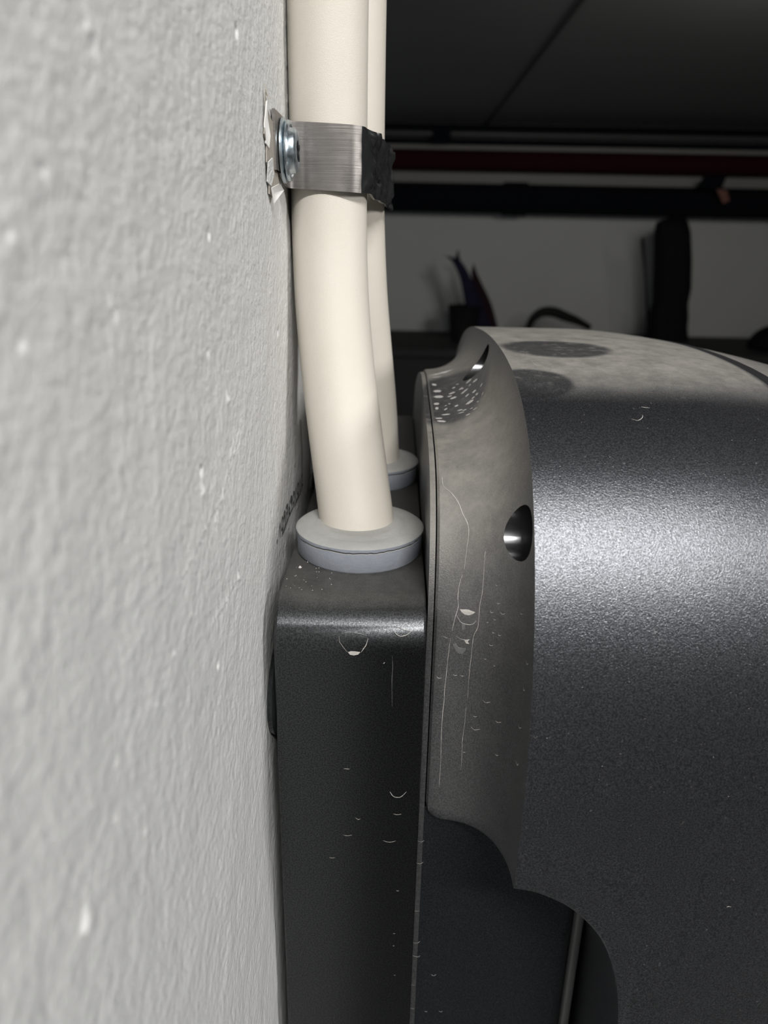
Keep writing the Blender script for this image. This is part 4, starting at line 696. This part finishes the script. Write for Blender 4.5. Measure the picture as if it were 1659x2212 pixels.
loft(bm, [[Vector((x, y, z)) for x, z in q] for y in (5.60, 5.68)]); new_obj('hanger_arm', bm, M['pblack'], hg, smooth=None)
bm = bmesh.new(); q = [(2.17, .34), (2.24, .335), (2.27, .27), (2.23, .25)]
loft(bm, [[Vector((x, y, z)) for x, z in q] for y in (5.585, 5.595)]); new_obj('tag', bm, plain('faded_red_tag', (0.18, 0.075, 0.055), 0.7), hg, smooth=None)
# workbench with things standing on it
BT = -0.70
wk = thing('workbench', (1.5, 5.3, ZF), 'long dark workbench along the far wall, almost hidden by the cover', 'workbench')
M['bench'] = plain('dark_bench_board', (0.020, 0.020, 0.020), 0.8, 0, 0.3, 6)
bm = bmesh.new(); box(bm, (-1.5, 4.95, BT-0.05), (4.6, 5.98, BT), 0.004); new_obj('bench_top', bm, M['bench'], wk, smooth=None)
bm = bmesh.new(); box(bm, (-1.45, 5.0, ZF), (4.55, 5.95, BT-0.05), 0.004); new_obj('bench_cabinet', bm, M['bench'], wk, smooth=None)
def P5(px, py, Y=5.4): return un(px, py, Y)
def flat_prism(bm, pix, Y0, Y1, Yr=5.4, mi=0):
    q = [un(px, py, Yr) for px, py in pix]
    loft(bm, [[Vector((p.x, Y0, p.z)) for p in q], [Vector((p.x, Y1, p.z)) for p in q]], mi=mi)
# potted plant
M['leaf'] = plain('dark_blue_violet_leaf', (0.014, 0.013, 0.030), 0.9, 0, 0.4, 12, spec=0.15)
M['leaf2'] = plain('dark_maroon_leaf', (0.022, 0.010, 0.015), 0.9, 0, 0.4, 12, spec=0.15)
M['pot'] = plain('black_pot', (0.012, 0.011, 0.011), 0.6, spec=0.15)
b0 = P5(1000, 760); pl = thing('potted_plant', (0.50, 5.4, BT), 'dark potted plant with forked pointed leaves leaning left', 'plant')
bm = bmesh.new(); lathe(bm, [(0.085, 0), (0.10, 0.10), (0.118, 0.235), (0.125, 0.245), (0.112, 0.25), (0.10, 0.22), (0.01, 0.22)], (0.47, 5.4, BT), 'z', 24); new_obj('pot', bm, M['pot'], pl, smooth=40)
def leaf(pts, ws, Y, name, m):
    bm = bmesh.new(); Pp = catmull([(un(a, b, Y).x, Y, un(a, b, Y).z) for a, b in pts], 5); n = len(Pp); loops = []
    for i, q in enumerate(Pp):
        t = i/(n-1)*(len(ws)-1); k = min(int(t), len(ws)-2); wv = ws[k]+(ws[k+1]-ws[k])*(t-k)
        loops.append([q+Vector((wv*math.cos(a), 0.35*wv*math.sin(a), 0.25*wv*math.cos(a))) for a in [2*math.pi*s/10 for s in range(10)]])
    loft(bm, loops); new_obj(name, bm, m, pl, smooth=60)
leaf([(1042, 722), (1022, 655), (1005, 600), (988, 567), (972, 556), (960, 553)], [.075, .055, .035, .028, .012, .003], 5.38, 'leaf', M['leaf'])
leaf([(1010, 620), (995, 580), (988, 560), (990, 540)], [.03, .026, .018, .003], 5.40, 'leaf', M['leaf'])
leaf([(1060, 722), (1048, 660), (1032, 615), (1024, 590), (1023, 570)], [.06, .045, .03, .02, .003], 5.46, 'leaf', M['leaf2'])
leaf([(1020, 715), (1012, 692), (1002, 676)], [.03, .02, .003], 5.34, 'leaf', M['pot'])
# basket with an arched handle
bk_ = thing('basket', (1.15, 5.4, BT), 'dark basket whose arched handle rises above the cover', 'basket')
hz = [un(a, b, 5.4) for a, b in ((1140, 712), (1150, 690), (1170, 675), (1195, 674), (1222, 684), (1248, 694), (1275, 708))]
bm = bmesh.new(); Pp = catmull([tuple(p) for p in hz], 5); tube(bm, Pp, [0.020+0.016*math.sin(math.pi*i/(len(Pp)-1)) for i in range(len(Pp))], 12); new_obj('handle', bm, M['pot'], bk_, smooth=60)
bm = bmesh.new(); lathe(bm, [(0.18, BT*0), (0.24, 0.02), (0.26, 0.05), (0.24, 0.052)], ((hz[0].x+hz[-1].x)/2, 5.4, BT), 'z', 24); new_obj('basket_body', bm, M['pot'], bk_, smooth=50)
# tall black bag and a rod
M['bag'] = plain('black_bag_cloth', (0.005, 0.005, 0.007), 0.8, 0, 0.3, 15, spec=0.15)
tb = thing('tall_bag', (P5(1445, 700).x, 5.35, BT), 'tall narrow black bag standing upright against the far wall', 'bag')
bm = bmesh.new(); prf = [(705, 1403, 1482), (680, 1404, 1484), (655, 1412, 1483), (620, 1413, 1490), (560, 1415, 1491), (500, 1416, 1489), (480, 1420, 1484), (469, 1448, 1480), (463, 1462, 1473)]
loops = []
for r, a, b in [(735, 1402, 1484)]+prf:
    pa, pb = un(a, r, 5.35), un(b, r, 5.35); cx, hw = (pa.x+pb.x)/2, (pb.x-pa.x)/2; zz = max(BT, pa.z)
    loops.append([Vector((cx+hw*math.copysign(abs(math.cos(t))**.6, math.cos(t)), 5.35+0.8*min(hw, .12)*math.copysign(abs(math.sin(t))**.6, math.sin(t)), zz)) for t in [2*math.pi*k/24 for k in range(24)]])
loft(bm, loops); new_obj('bag_body', bm, M['bag'], tb, smooth=50)
a, b, c_ = un(1388, 512, 5.2), un(1395, 610, 5.2), un(1400, 700, 5.2)
bm = bmesh.new(); tube(bm, [tuple(a), tuple(a.lerp(b, .08)), tuple(b), tuple(c_), (c_.x, c_.y, BT+0.002)], [.004, .012, .006, .011, .012], 10)
tag(new_obj('rod', bm, M['bag'], smooth=60), 'thin dark rod leaning beside the left edge of the tall black bag', 'rod')
rb = un(1668, 720, 5.3)
bm = bmesh.new(); bmesh.ops.create_uvsphere(bm, u_segments=24, v_segments=16, radius=1)
for v in bm.verts:
    v.co = Vector((rb.x+0.06+v.co.x*0.21, 5.3+v.co.y*0.16, BT+0.022+(v.co.z*0.155 if v.co.z > 0 else v.co.z*0.02)))
tag(new_obj('bundle', bm, M['bag'], smooth=60), 'dark rounded bundle at the right edge of the frame, on the workbench', 'bundle')
